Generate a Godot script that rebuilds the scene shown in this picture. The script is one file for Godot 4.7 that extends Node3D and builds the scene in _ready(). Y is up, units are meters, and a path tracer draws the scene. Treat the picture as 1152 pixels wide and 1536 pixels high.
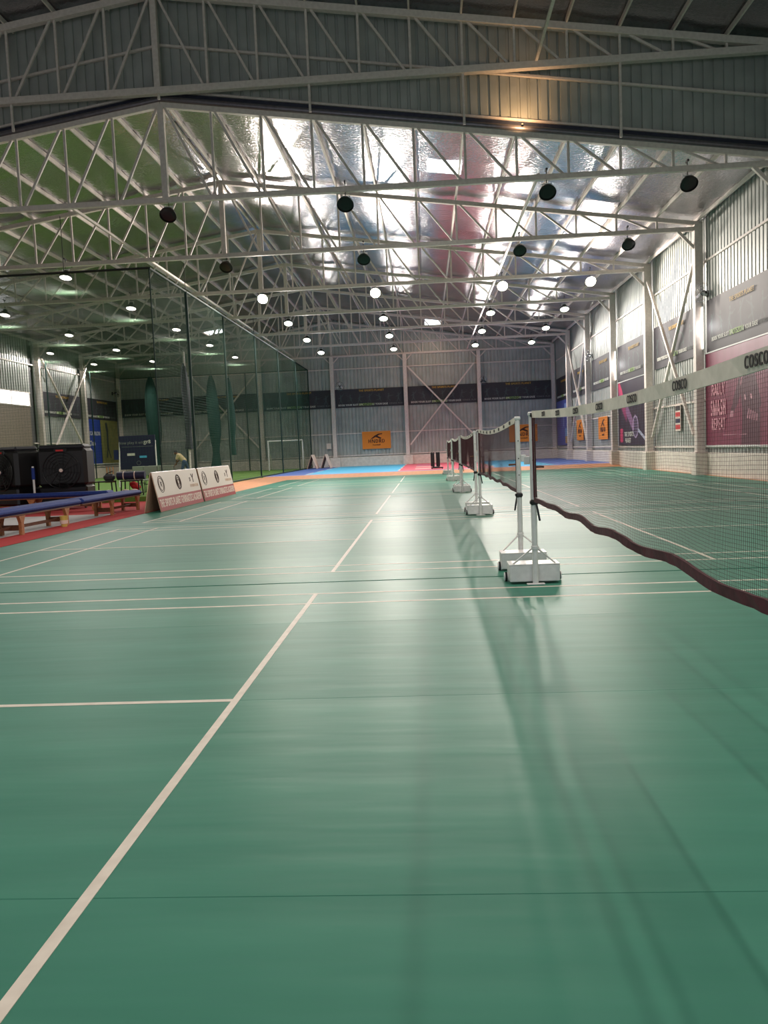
extends Node3D
# Badminton hall. Metres, y up. P(x, y, d): x = 0 is the line of the nets, d grows away from the camera (z = -d).

const RIDGE := -7.35          # x of the ridge
const HALF := 15.45           # half span
const BAY := 5.9
const COURT := 7.318          # pitch of the courts
const EYE := Vector3(-0.935, 1.275, 4.009)

var M := {}
var taken := {}
var meshes := {}
var rng := RandomNumberGenerator.new()

func P(x: float, y: float, d: float) -> Vector3:
	return Vector3(x, y, -d)

# ---------------------------------------------------------------- naming
func numbered(called: String) -> String:
	var n: int = taken.get(called, -1) + 1
	taken[called] = n
	return called if n == 0 else "%s_%03d" % [called, n]

func tag(o: Node3D, label: String, category := "", group := "", kind := "") -> void:
	if label: o.set_meta("label", label)
	if category: o.set_meta("category", category)
	if group: o.set_meta("group", group)
	if kind: o.set_meta("kind", kind)

func thing(called: String, label: String, category: String, at := Vector3.ZERO, yaw := 0.0, group := "") -> Node3D:
	var o := Node3D.new()
	o.name = numbered(called)
	add_child(o)
	o.position = at
	o.rotation.y = yaw
	tag(o, label, category, group)
	return o

func structure(called: String, label := "") -> Node3D:
	var o := Node3D.new()
	o.name = called
	add_child(o)
	o.set_meta("kind", "structure")
	if label: o.set_meta("label", label)
	return o

func part(parent: Node3D, called: String, mesh: Mesh, mat: Material, at := Vector3.ZERO, turn := Basis.IDENTITY) -> MeshInstance3D:
	var o := MeshInstance3D.new()
	o.name = called
	o.mesh = mesh
	o.material_override = mat
	o.transform = Transform3D(turn, at)
	parent.add_child(o, true)
	return o

func stuff(o: Node3D) -> Node3D:
	o.set_meta("kind", "stuff")
	return o

func copy_of(o: Node3D, label: String, at: Vector3) -> Node3D:
	var c: Node3D = o.duplicate()
	c.name = numbered(String(o.name).rstrip("_0123456789"))
	add_child(c)
	c.position = at
	c.set_meta("label", label)
	return c

# ---------------------------------------------------------------- meshes
func poly(st: SurfaceTool, pts: Array, out: Vector3) -> void:
	# a flat convex face, turned so that its front looks along out
	var n: Vector3 = (pts[2] - pts[0]).cross(pts[1] - pts[0])
	if n.length() < 1e-12: n = (pts[3] - pts[0]).cross(pts[2] - pts[0]) if pts.size() > 3 else out
	n = n.normalized()
	var q := pts.duplicate()
	if n.dot(out) < 0.0:
		q.reverse()
		n = -n
	for i in range(1, q.size() - 1):
		for v in [q[0], q[i], q[i + 1]]:
			st.set_normal(n)
			st.add_vertex(v)

func start() -> SurfaceTool:
	var st := SurfaceTool.new()
	st.begin(Mesh.PRIMITIVE_TRIANGLES)
	return st

func put_box(st: SurfaceTool, c: Vector3, s: Vector3, b := 0.0, turn := Basis.IDENTITY) -> void:
	var h := s * 0.5
	b = minf(b, minf(h.x, minf(h.y, h.z)) * 0.9)
	var ax := [Vector3.RIGHT, Vector3.UP, Vector3.BACK]
	for a in 3:
		var u: int = (a + 1) % 3
		var v: int = (a + 2) % 3
		for sg in [-1.0, 1.0]:
			var n: Vector3 = ax[a] * sg
			var pts := []
			for q in [[-1, -1], [1, -1], [1, 1], [-1, 1]]:
				pts.append(c + turn * (n * h[a] + ax[u] * q[0] * (h[u] - b) + ax[v] * q[1] * (h[v] - b)))
			poly(st, pts, turn * n)
			if b > 0.0:
				for sg2 in [-1.0, 1.0]:
					var n2: Vector3 = ax[u] * sg2
					var e := []
					for t in [-1.0, 1.0]:
						e.append(c + turn * (n * h[a] + n2 * (h[u] - b) + ax[v] * t * (h[v] - b)))
					for t in [1.0, -1.0]:
						e.append(c + turn * (n * (h[a] - b) + n2 * h[u] + ax[v] * t * (h[v] - b)))
					poly(st, e, turn * (n + n2))
	if b > 0.0:
		for x in [-1.0, 1.0]:
			for y in [-1.0, 1.0]:
				for z in [-1.0, 1.0]:
					var k := Vector3(x, y, z)
					poly(st, [c + turn * (k * h - Vector3(0, y, z) * b), c + turn * (k * h - Vector3(x, 0, z) * b), c + turn * (k * h - Vector3(x, y, 0) * b)], turn * k)

func box(s: Vector3, b := 0.0) -> Mesh:
	s = s.snapped(Vector3(0.0005, 0.0005, 0.0005))
	var key := "b%s/%.4f" % [s, b]
	if not meshes.has(key):
		var st := start()
		put_box(st, Vector3.ZERO, s, b)
		meshes[key] = st.commit()
	return meshes[key]

func lathe(profile: Array, seg := 24) -> Mesh:
	# profile: Vector2(radius, height) from bottom to top, round y
	var st := start()
	for i in profile.size() - 1:
		var a: Vector2 = profile[i]
		var b: Vector2 = profile[i + 1]
		var t := b - a
		var nn := Vector2(t.y, -t.x).normalized()
		for k in seg:
			var p0 := TAU * k / seg
			var p1 := TAU * (k + 1) / seg
			var q := []
			for e in [[a, p0], [a, p1], [b, p1], [b, p0]]:
				q.append([Vector3(cos(e[1]) * e[0].x, e[0].y, sin(e[1]) * e[0].x), Vector3(cos(e[1]) * nn.x, nn.y, sin(e[1]) * nn.x)])
			for j in [0, 1, 2, 0, 2, 3]:
				st.set_normal(q[j][1])
				st.add_vertex(q[j][0])
	return st.commit()

func put_tube(st: SurfaceTool, a: Vector3, b: Vector3, r: float, seg := 6, r2 := -1.0, caps := true) -> void:
	if r2 < 0.0: r2 = r
	var t := frame(b - a)
	for k in seg:
		var p0 := TAU * k / seg
		var p1 := TAU * (k + 1) / seg
		var n0 := t.x * cos(p0) + t.y * sin(p0)
		var n1 := t.x * cos(p1) + t.y * sin(p1)
		var v := [a + n0 * r, a + n1 * r, b + n1 * r2, b + n0 * r2]
		var n := [n0, n1, n1, n0]
		for j in [0, 2, 1, 0, 3, 2]:
			st.set_normal(n[j])
			st.add_vertex(v[j])
		if caps:
			poly(st, [a, v[0], v[1]], a - b)
			poly(st, [b, v[2], v[3]], b - a)

func frame(dir: Vector3) -> Basis:
	var z := dir.normalized()
	var up := Vector3.UP if absf(z.y) < 0.95 else Vector3.BACK
	var x := up.cross(z).normalized()
	return Basis(x, z.cross(x), z)

func rod(r: float, length: float, seg := 10) -> Mesh:
	# along z, centred
	var key := "r%.4f/%.3f/%d" % [r, length, seg]
	if not meshes.has(key):
		var st := start()
		put_tube(st, Vector3(0, 0, -length / 2), Vector3(0, 0, length / 2), r, seg)
		meshes[key] = st.commit()
	return meshes[key]

func beam(parent: Node3D, called: String, a: Vector3, b: Vector3, w: float, h: float, mat: Material, chamfer := 0.006) -> MeshInstance3D:
	return part(parent, called, box(Vector3(w, h, a.distance_to(b)), chamfer), mat, (a + b) / 2, frame(b - a))

func pipe(parent: Node3D, called: String, a: Vector3, b: Vector3, r: float, mat: Material, seg := 10) -> MeshInstance3D:
	return part(parent, called, rod(r, snappedf(a.distance_to(b), 0.001), seg), mat, (a + b) / 2, frame(b - a))

func extrude(outline: Array, depth: float) -> Mesh:
	# outline in xy, any simple shape; from z = 0 to z = depth
	var st := start()
	var ring := PackedVector2Array(outline)
	var tri := Geometry2D.triangulate_polygon(ring)
	for i in range(0, tri.size(), 3):
		var f := []
		var g := []
		for j in 3:
			var p: Vector2 = ring[tri[i + j]]
			f.append(Vector3(p.x, p.y, depth))
			g.append(Vector3(p.x, p.y, 0))
		poly(st, f, Vector3.BACK)
		poly(st, g, Vector3.FORWARD)
	var cw := Geometry2D.is_polygon_clockwise(ring)
	for i in ring.size():
		var a := ring[i]
		var b := ring[(i + 1) % ring.size()]
		var o := Vector3((b - a).y, -(b - a).x, 0) * (-1.0 if cw else 1.0)
		poly(st, [Vector3(a.x, a.y, 0), Vector3(b.x, b.y, 0), Vector3(b.x, b.y, depth), Vector3(a.x, a.y, depth)], o)
	return st.commit()

func letters(words: String, height: float, depth := 0.004, serif := false, weight := 700) -> Mesh:
	var key := "t%s/%.3f/%s/%d" % [words, height, serif, weight]
	if not meshes.has(key):
		var f := SystemFont.new()
		f.font_names = PackedStringArray(["Droid Serif" if serif else "Droid Sans"])
		f.font_weight = weight
		var t := TextMesh.new()
		t.text = words
		t.font = f
		t.font_size = 48
		t.pixel_size = height / 34.0
		t.depth = depth
		t.curve_step = 2.0
		meshes[key] = t
	return meshes[key]

func write_on(parent: Node3D, words: String, height: float, mat: Material, at: Vector3, turn := Basis.IDENTITY, stretch := 1.0) -> MeshInstance3D:
	return part(parent, "lettering", letters(words, height), mat, at, turn * Basis.from_scale(Vector3(stretch, 1, 1)))

# ---------------------------------------------------------------- materials
func noise_image(size: int, freq: float, seed_: int, octaves := 4, kind := FastNoiseLite.TYPE_SIMPLEX_SMOOTH) -> Image:
	var n := FastNoiseLite.new()
	n.seed = seed_
	n.frequency = freq
	n.noise_type = kind
	n.fractal_octaves = octaves
	return n.get_seamless_image(size, size)

func ramp(src: Image, a: Color, b: Color) -> ImageTexture:
	var im := Image.create(src.get_width(), src.get_height(), true, Image.FORMAT_RGB8)
	for y in src.get_height():
		for x in src.get_width():
			im.set_pixel(x, y, a.lerp(b, src.get_pixel(x, y).r))
	im.generate_mipmaps()
	return ImageTexture.create_from_image(im)

func bumps(src: Image, amount: float) -> ImageTexture:
	var im: Image = src.duplicate()
	im.convert(Image.FORMAT_RGBA8)
	im.bump_map_to_normal_map(amount)
	im.generate_mipmaps()
	return ImageTexture.create_from_image(im)

func mat(c: Color, rough := 0.6, metal := 0.0) -> StandardMaterial3D:
	var m := StandardMaterial3D.new()
	m.albedo_color = c
	m.roughness = rough
	m.metallic = metal
	return m

func textured(tex: Texture2D, scale: float, rough := 0.6, metal := 0.0, normal: Texture2D = null, strength := 0.5) -> StandardMaterial3D:
	var m := mat(Color.WHITE, rough, metal)
	m.albedo_texture = tex
	m.uv1_triplanar = true
	m.uv1_world_triplanar = true
	m.uv1_scale = Vector3.ONE * scale
	if normal:
		m.normal_enabled = true
		m.normal_texture = normal
		m.normal_scale = strength
	return m

func glow(c: Color, energy: float) -> StandardMaterial3D:
	var m := mat(c, 0.5)
	m.emission_enabled = true
	m.emission = c
	m.emission_energy_multiplier = energy
	return m

func c8(r: int, g: int, b: int) -> Color:
	return Color(r / 255.0, g / 255.0, b / 255.0)

func make_materials() -> void:
	var fine := noise_image(512, 0.02, 3, 5)
	var coarse := noise_image(512, 0.006, 8, 4)
	var crinkle := noise_image(512, 0.03, 21, 4, FastNoiseLite.TYPE_CELLULAR)
	var grainy := noise_image(256, 0.2, 5, 2)
	var fine_n := bumps(fine, 4.0)
	var crinkle_n := bumps(crinkle, 6.0)
	var wave_n := bumps(coarse, 5.0)
	M.vinyl = textured(ramp(coarse, c8(60, 123, 105), c8(70, 134, 115)), 0.21, 0.40, 0.0, wave_n, 0.2)
	M.vinyl2 = textured(ramp(coarse, c8(58, 120, 103), c8(69, 132, 114)), 0.17, 0.42, 0.0, wave_n, 0.2)
	for k in ["vinyl", "vinyl2"]: M[k].uv1_scale = Vector3(0.16, 0.5, 1.1)   # the rolls' grain runs across the hall
	for k in ["vinyl", "vinyl2"]: M[k].metallic_specular = 0.23
	M.gap = mat(c8(12, 16, 15), 0.9)
	M.line = textured(ramp(fine, c8(206, 196, 184), c8(228, 220, 208)), 0.7, 0.5)
	M.concrete = textured(ramp(fine, c8(120, 116, 110), c8(150, 146, 138)), 0.3, 0.8)
	M.plinth = textured(ramp(fine, c8(208, 198, 188), c8(232, 222, 212)), 0.35, 0.75, 0.0, fine_n, 0.15)
	M.red = textured(ramp(grainy, c8(168, 34, 38), c8(196, 52, 54)), 1.6, 0.95)
	M.white_mat = textured(ramp(fine, c8(188, 184, 186), c8(208, 204, 206)), 0.5, 0.6)
	M.orange_floor = textured(ramp(fine, c8(190, 128, 86), c8(208, 146, 100)), 0.4, 0.6)
	M.turf = textured(ramp(grainy, c8(84, 122, 46), c8(116, 154, 70)), 1.3, 0.95, 0.0, bumps(grainy, 5.0), 0.6)
	M.tile_blue = textured(ramp(fine, c8(70, 100, 172), c8(88, 118, 190)), 0.5, 0.5)
	M.tile_sky = textured(ramp(fine, c8(66, 168, 214), c8(90, 188, 230)), 0.5, 0.5)
	M.tile_pink = textured(ramp(fine, c8(206, 84, 104), c8(224, 106, 124)), 0.5, 0.5)
	M.tile_violet = textured(ramp(fine, c8(150, 132, 172), c8(168, 150, 186)), 0.5, 0.5)
	M.clad = textured(ramp(coarse, c8(158, 162, 158), c8(180, 183, 179)), 0.3, 0.48, 0.15)
	M.core = mat(c8(90, 90, 90), 0.9)
	M.foil = textured(ramp(crinkle, c8(168, 166, 170), c8(192, 190, 194)), 0.8, 0.24, 1.0, crinkle_n, 0.6)
	M.steel = textured(ramp(fine, c8(208, 196, 189), c8(228, 217, 210)), 0.8, 0.55)
	M.galvanised = textured(ramp(fine, c8(160, 162, 164), c8(182, 184, 186)), 0.8, 0.4, 0.7)
	M.dark_steel = mat(c8(48, 50, 56), 0.5, 0.3)
	M.gutter = textured(ramp(fine, c8(46, 50, 66), c8(60, 64, 80)), 0.6, 0.45, 0.2)
	M.edge_pipe = textured(ramp(fine, c8(112, 108, 114), c8(134, 130, 136)), 0.6, 0.35, 0.6)
	M.black = mat(c8(20, 20, 22), 0.5)
	M.black_gloss = mat(c8(16, 16, 18), 0.3)
	M.rubber = mat(c8(26, 26, 28), 0.8)
	M.white_paint = textured(ramp(fine, c8(214, 214, 212), c8(232, 232, 230)), 1.1, 0.4)
	M.net_cord = mat(c8(72, 32, 40), 0.8)
	M.maroon = textured(ramp(fine, c8(62, 22, 32), c8(88, 34, 46)), 2.0, 0.8)
	M.tape = textured(ramp(fine, c8(220, 214, 202), c8(238, 232, 220)), 1.5, 0.8)
	M.ink = mat(c8(24, 24, 26), 0.7)
	M.cage = mat(c8(14, 74, 58), 0.75)
	M.cage_top_lit = mat(c8(58, 84, 60), 0.75)  # same netting, paler: lamplight from above put into the colour
	M.cage_post = mat(c8(14, 46, 41), 0.75)
	M.bundle = textured(ramp(grainy, c8(10, 46, 40), c8(24, 74, 62)), 0.9, 0.85)
	M.pad = textured(ramp(grainy, c8(34, 36, 42), c8(48, 50, 56)), 0.9, 0.6)
	M.blue_pad = textured(ramp(fine, c8(20, 46, 116), c8(32, 62, 140)), 1.2, 0.75)
	M.wood = textured(ramp(fine, c8(150, 96, 58), c8(186, 128, 82)), 1.4, 0.6)
	M.wood_dark = textured(ramp(fine, c8(96, 58, 38), c8(122, 76, 50)), 1.4, 0.65)
	M.ply = textured(ramp(fine, c8(196, 160, 136), c8(214, 182, 158)), 1.0, 0.7)
	M.board_white = mat(c8(222, 208, 198), 0.5)
	M.board_red = mat(c8(158, 46, 48), 0.5)
	M.cream = mat(c8(232, 214, 202), 0.6)
	M.shutter = textured(ramp(fine, c8(126, 116, 104), c8(150, 138, 126)), 0.7, 0.5, 0.2)
	M.orange = mat(c8(228, 134, 40), 0.6)
	M.orange_ink = mat(c8(58, 22, 16), 0.7)
	M.navy = mat(c8(22, 28, 62), 0.5)
	M.banner_blue = mat(c8(36, 62, 150), 0.55)
	M.gold = mat(c8(196, 156, 66), 0.6)
	M.pale_text = mat(c8(214, 214, 206), 0.6)
	M.lime = mat(c8(156, 190, 104), 0.6)
	M.grey_text = mat(c8(112, 116, 116), 0.7)
	M.pink_text = mat(c8(216, 150, 164), 0.7)
	M.hot_pink = mat(c8(226, 60, 110), 0.6)
	M.red_sign = mat(c8(196, 40, 42), 0.6)
	M.yellow = mat(c8(206, 184, 96), 0.5)
	M.seat = mat(c8(150, 166, 146), 0.5)
	M.red_cloth = mat(c8(176, 30, 34), 0.8)
	M.chrome = mat(c8(200, 200, 205), 0.2, 1.0)
	M.skin = mat(c8(112, 76, 58), 0.6)
	M.hair = mat(c8(22, 18, 17), 0.7)
	M.shirt = mat(c8(206, 186, 140), 0.8)
	M.jeans = mat(c8(58, 78, 108), 0.8)
	M.lamp_hot = glow(Color(1.0, 0.95, 0.84), 45.0)
	M.lamp_white = glow(Color(0.96, 1.0, 0.90), 9.0)
	M.lamp_cage = glow(Color(1.0, 0.97, 0.93), 5.0)
	M.lamp_off = mat(c8(40, 40, 42), 0.3)
	M.tube_glow = glow(Color(1.0, 0.94, 0.88), 5.0)
	M.skylight = glow(Color(0.97, 0.99, 1.0), 4.0)

# ---------------------------------------------------------------- prints
func dab(im: Image, a: Vector2, b: Vector2, r: float, c: Color, amount := 1.0) -> void:
	# a soft-edged stroke of print
	var lo := Vector2(minf(a.x, b.x) - r, minf(a.y, b.y) - r).floor()
	var hi := Vector2(maxf(a.x, b.x) + r, maxf(a.y, b.y) + r).ceil()
	for y in range(maxi(0, int(lo.y)), mini(im.get_height(), int(hi.y) + 1)):
		for x in range(maxi(0, int(lo.x)), mini(im.get_width(), int(hi.x) + 1)):
			var p := Vector2(x, y)
			var q := Geometry2D.get_closest_point_to_segment(p, a, b)
			var k := clampf(r + 0.5 - p.distance_to(q), 0.0, 1.0) * amount
			if k > 0.0: im.set_pixel(x, y, im.get_pixel(x, y).lerp(c, k))

func player(im: Image, at: Vector2, s: float, pose: int, c: Color, amount := 1.0) -> void:
	var poses := [
		[[0, -4, .9, -4], [0, -3, 0, -1], [0, -1, -1, 1], [0, -1, .9, 1], [0, -2.8, 1.3, -4.2], [0, -2.8, -1.2, -2.2], [1.3, -4.2, 2, -5.4]],
		[[0, -4, .2, -4], [0, -3, .5, -1], [.5, -1, -1.4, -.4], [.5, -1, 1.2, .9], [0, -2.8, -1.4, -3.4], [0, -2.8, 1.1, -1.9], [-1.4, -3.4, -2.6, -4]],
		[[0, -4, 0, -4], [0, -3, -.4, -1], [-.4, -1, -1.3, .9], [-.4, -1, .8, .4], [0, -2.8, 1.5, -2.7], [0, -2.8, -1, -1.7], [1.5, -2.7, 2.8, -3.3]],
	]
	for i in poses[pose].size():
		var e: Array = poses[pose][i]
		if i == 0: dab(im, at + Vector2(e[0], e[1]) * s, at + Vector2(e[0], e[1]) * s, s * 0.5, c, amount)
		else: dab(im, at + Vector2(e[0], e[1]) * s, at + Vector2(e[2], e[3]) * s, s * (0.42 if i == 1 else 0.26 if i < 6 else 0.12), c, amount)

func print_of(im: Image, rough := 0.5) -> StandardMaterial3D:
	im.generate_mipmaps()
	var m := mat(Color.WHITE, rough)
	m.albedo_texture = ImageTexture.create_from_image(im)
	return m

func quad_sheet(w: float, h: float, nx: int, ny: int, bulge: float, seed_: int) -> Mesh:
	# a hanging vinyl sheet in xy, facing +z, with its print upright; a shallow ripple and 4 mm of thickness
	var n := FastNoiseLite.new()
	n.seed = seed_
	n.frequency = 0.35
	var st := start()
	for side in [0, 1]:
		for j in ny:
			for i in nx:
				var c := []
				for q in [[0, 0], [1, 0], [1, 1], [0, 1]]:
					var u := float(i + q[0]) / nx
					var v := float(j + q[1]) / ny
					c.append([Vector3((u - .5) * w, (.5 - v) * h, n.get_noise_2d(u * w, v * h) * bulge - side * 0.004), Vector2(u, v)])
				for k in ([0, 1, 2, 0, 2, 3] if side == 0 else [0, 2, 1, 0, 3, 2]):
					st.set_uv(c[k][1])
					st.set_smooth_group(side)
					st.add_vertex(c[k][0])
	st.generate_normals()
	return st.commit()

func make_prints() -> void:
	var im := Image.create(768, 224, false, Image.FORMAT_RGB8)
	im.fill(c8(52, 50, 57))
	for k in 7:
		player(im, Vector2(60 + 108 * k, 150), 19.0, k % 3, c8(70, 84, 84), 0.7)
		if k % 2: dab(im, Vector2(20 + 108 * k, 40), Vector2(60 + 108 * k, 176), 14, c8(60, 56, 64), 0.5)
	M.print_banner = print_of(im, 0.6)
	im = Image.create(560, 400, false, Image.FORMAT_RGB8)
	im.fill(c8(124, 36, 68))
	for k in 9: dab(im, Vector2(60 * k + 20, 0), Vector2(60 * k - 30, 400), 16, c8(134, 44, 78), 0.5)
	var dk := c8(84, 26, 50)
	dab(im, Vector2(330, 78), Vector2(330, 92), 20, dk)                       # head
	dab(im, Vector2(316, 100), Vector2(334, 102), 9, c8(186, 110, 128))      # face
	dab(im, Vector2(330, 150), Vector2(345, 250), 46, dk)                     # trunk
	dab(im, Vector2(300, 140), Vector2(250, 225), 20, dk)
	dab(im, Vector2(250, 225), Vector2(225, 262), 14, dk)
	dab(im, Vector2(372, 140), Vector2(410, 240), 22, dk)
	dab(im, Vector2(410, 240), Vector2(390, 280), 16, dk)
	dab(im, Vector2(340, 270), Vector2(330, 396), 40, dk)
	dab(im, Vector2(390, 280), Vector2(388, 398), 34, dk)
	for k in 4: dab(im, Vector2(214 + k * 6, 262), Vector2(208 + k * 7, 282), 3, c8(200, 140, 156))
	for k in 5: dab(im, Vector2(346 + k * 14, 262 + k * 5), Vector2(336 + k * 16, 292 + k * 3), 4, c8(196, 132, 150))
	dab(im, Vector2(300, 130), Vector2(290, 160), 4, c8(176, 104, 124))
	dab(im, Vector2(318, 206), Vector2(322, 218), 5, c8(206, 150, 164))
	dab(im, Vector2(362, 208), Vector2(366, 216), 6, c8(206, 150, 164))
	dab(im, Vector2(150, 356), Vector2(330, 356), 1.2, c8(216, 164, 176))
	M.print_maroon = print_of(im, 0.45)
	im = Image.create(512, 272, false, Image.FORMAT_RGB8)
	im.fill(c8(44, 34, 56))
	for k in 14: dab(im, Vector2(20, 6 + k * 5), Vector2(60 + k * 6, 40 + k * 9), 16, c8(224, 54, 104).lerp(c8(150, 60, 110), k / 14.0), 0.55)
	dab(im, Vector2(150, 120), Vector2(250, 190), 22, c8(168, 120, 168), 0.8)
	for k in 12:
		var e := TAU * k / 12.0
		dab(im, Vector2(290, 196) + Vector2(cos(e), sin(e)) * 44, Vector2(290, 196) + Vector2(cos(e + .53), sin(e + .53)) * 44, 4, c8(196, 170, 206))
	for k in 7:
		dab(im, Vector2(254 + 12 * k, 162), Vector2(254 + 12 * k, 230), 1, c8(150, 130, 170))
		dab(im, Vector2(254, 162 + 11 * k), Vector2(326, 162 + 11 * k), 1, c8(150, 130, 170))
	dab(im, Vector2(336, 212), Vector2(470, 262), 7, c8(186, 190, 214))
	for i in 3:
		for j in 3:
			dab(im, Vector2(448 + 18 * i, 24 + 22 * j), Vector2(448 + 18 * i, 34 + 22 * j), 7, c8(214, 60, 108))
			dab(im, Vector2(34 + 18 * i, 206 + 20 * j), Vector2(34 + 18 * i, 214 + 20 * j), 7, c8(214, 60, 108))
	M.print_racket = print_of(im, 0.45)
	im = Image.create(256, 320, false, Image.FORMAT_RGB8)
	im.fill(c8(128, 124, 66))
	for k in 60: dab(im, Vector2(rng.randf() * 256, rng.randf() * 320), Vector2(rng.randf() * 256, rng.randf() * 320), 9, c8(146, 142, 84).lerp(c8(98, 100, 60), rng.randf()), 0.3)
	dab(im, Vector2(80, 30), Vector2(92, 80), 15, c8(44, 52, 52))
	dab(im, Vector2(92, 80), Vector2(88, 200), 13, c8(44, 52, 52))
	dab(im, Vector2(88, 200), Vector2(70, 270), 8, c8(44, 52, 52))
	dab(im, Vector2(92, 200), Vector2(124, 274), 7, c8(44, 52, 52))
	im.fill_rect(Rect2i(170, 220, 76, 74), c8(40, 60, 118))
	M.print_cricket = print_of(im, 0.6)
	im = Image.create(256, 192, false, Image.FORMAT_RGB8)
	im.fill(c8(66, 78, 152))
	im.fill_rect(Rect2i(150, 16, 90, 40), c8(132, 152, 204))
	im.fill_rect(Rect2i(156, 120, 80, 34), c8(110, 150, 200))
	im.fill_rect(Rect2i(156, 154, 80, 30), c8(176, 140, 90))
	dab(im, Vector2(128, 70), Vector2(128, 110), 3, c8(170, 180, 220))
	M.print_blue = print_of(im, 0.5)

# ---------------------------------------------------------------- structure
func chord_y(x: float) -> float:
	return 10.2 - 0.143 * absf(x - RIDGE)

func upper_y(x: float) -> float:
	return 12.85 - 0.147 * absf(x - RIDGE)

func ribbed(width: float, ribs: int, low: Callable, high: Callable) -> Mesh:
	# a profiled steel sheet in xy, facing +z, x from 0 to width; low and high give its lower and upper edge
	var st := start()
	var pitch := width / ribs
	var prof := []
	for k in ribs:
		for q in [[0.0, 0.0], [0.22, 0.0], [0.27, 0.045], [0.93, 0.045], [0.98, 0.0]]:
			prof.append(Vector2((k + q[0]) * pitch, q[1]))
	prof.append(Vector2(width, 0))
	for i in prof.size() - 1:
		var a: Vector2 = prof[i]
		var b: Vector2 = prof[i + 1]
		poly(st, [Vector3(a.x, low.call(a.x), a.y), Vector3(b.x, low.call(b.x), b.y), Vector3(b.x, high.call(b.x), b.y), Vector3(a.x, high.call(a.x), a.y)], Vector3(-(b - a).y, 0, (b - a).x))
	return st.commit()

func slab(parent: Node3D, called: String, lo: Vector3, hi: Vector3, m: Material, b := 0.0) -> MeshInstance3D:
	var a := Vector3(minf(lo.x, hi.x), minf(lo.y, hi.y), minf(lo.z, hi.z))
	var c := Vector3(maxf(lo.x, hi.x), maxf(lo.y, hi.y), maxf(lo.z, hi.z))
	return part(parent, called, box(c - a, b), m, (a + c) / 2)

func build_floor() -> void:
	var f := structure("floor")
	slab(f, "slab", P(-23.2, -0.3, -14.2), P(8.4, -0.02, 52.3), M.concrete)
	slab(f, "seam_bed", P(-7.62, -0.02, -12.8), P(7.98, -0.014, 33.6), M.gap)
	var w := COURT / 4.0
	for i in range(-7, 18):
		var near := i * w
		slab(f, "mat_roll", P(-7.62, -0.014, near + (0.02 if i % 4 == 2 else 0.0005)), P(7.98, 0.0, near + w - (0.02 if i % 4 == 1 else 0.0005)), M.vinyl if i % 3 else M.vinyl2, 0.0015)
	slab(f, "mat_roll", P(-7.62, -0.014, 18 * w + 0.0015), P(7.98, 0.0, 33.6), M.vinyl, 0.003)
	# court lines, tape on the mat
	for k in 5:
		var D := k * COURT
		for s in [-1.0, 1.0]:
			for e in [3.03, 2.57]:
				slab(f, "court_line", P(-6.7, 0.0, D + s * e - 0.02), P(6.7, 0.0012, D + s * e + 0.02), M.line)
			for q in [[1.98, 0.0019], [5.94, 0.0019], [6.68, 0.0016]]:
				slab(f, "court_line", P(s * q[0] - 0.02, 0.0, D - 3.05), P(s * q[0] + 0.02, q[1], D + 3.05), M.line)
			slab(f, "court_line", P(s * 1.96, 0.0, D - 0.02), P(s * 6.7, 0.0015, D + 0.02), M.line)
	# strips and zones round the mat
	slab(f, "orange_strip", P(7.98, -0.02, -12.8), P(8.12, 0.004, 33.6), M.orange_floor)
	slab(f, "red_carpet", P(-8.42, -0.02, -12.8), P(-7.62, 0.004, 14.6), M.red)
	slab(f, "red_carpet", P(-14.5, -0.02, 14.6), P(-7.62, 0.004, 19.6), M.red)
	slab(f, "white_matting", P(-14.5, -0.02, -12.8), P(-8.42, 0.006, 14.6), M.white_mat)
	# the raised floor at the end of the hall and its sloping orange edge
	var st := start()
	poly(st, [P(-9.0, 0.0, 33.6), P(8.12, 0.0, 33.6), P(8.12, 0.15, 34.5), P(-9.0, 0.15, 34.5)], Vector3.UP)
	part(f, "orange_ramp", st.commit(), M.orange_floor)
	st = start()
	poly(st, [P(-7.62, 0.002, 19.6), P(-7.62, 0.002, 33.6), P(-8.95, 0.15, 33.6), P(-8.95, 0.15, 19.6)], Vector3.UP)
	part(f, "orange_ramp", st.commit(), M.orange_floor)
	slab(f, "raised_slab", P(-9.0, -0.02, 34.5), P(8.14, 0.14, 52.0), M.concrete)
	for z in [[-9.0, 8.12, 34.5, 35.4, "tile_violet"], [-9.0, -7.1, 35.4, 51.9, "tile_blue"], [-7.1, -2.4, 35.4, 51.9, "tile_sky"], [-2.4, 2.4, 35.4, 51.9, "tile_pink"], [2.4, 5.4, 35.4, 51.9, "tile_sky"], [5.4, 8.12, 35.4, 51.9, "tile_blue"]]:
		slab(f, "sports_tile_field", P(z[0] + .003, 0.14, z[2] + .003), P(z[1] - .003, 0.15, z[3] - .003), M[z[4]])
	for d in [36.2, 40.4, 44.6, 48.8]:
		for x in [-7.1, -2.4, 2.4]:
			slab(f, "court_line", P(x - 0.05, 0.15, d), P(x + 0.05, 0.152, d + 2.6), M.line)
	for d in [38.0, 42.0, 46.0]:
		for x in [-1.6, 1.1]:
			slab(f, "court_line", P(x, 0.15, d), P(x + 1.5, 0.152, d + 1.1), M.tile_violet if d > 45 else M.line)
	slab(f, "turf", P(-22.9, -0.02, 19.6), P(-8.95, 0.15, 52.0), M.turf, 0.01)

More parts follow.
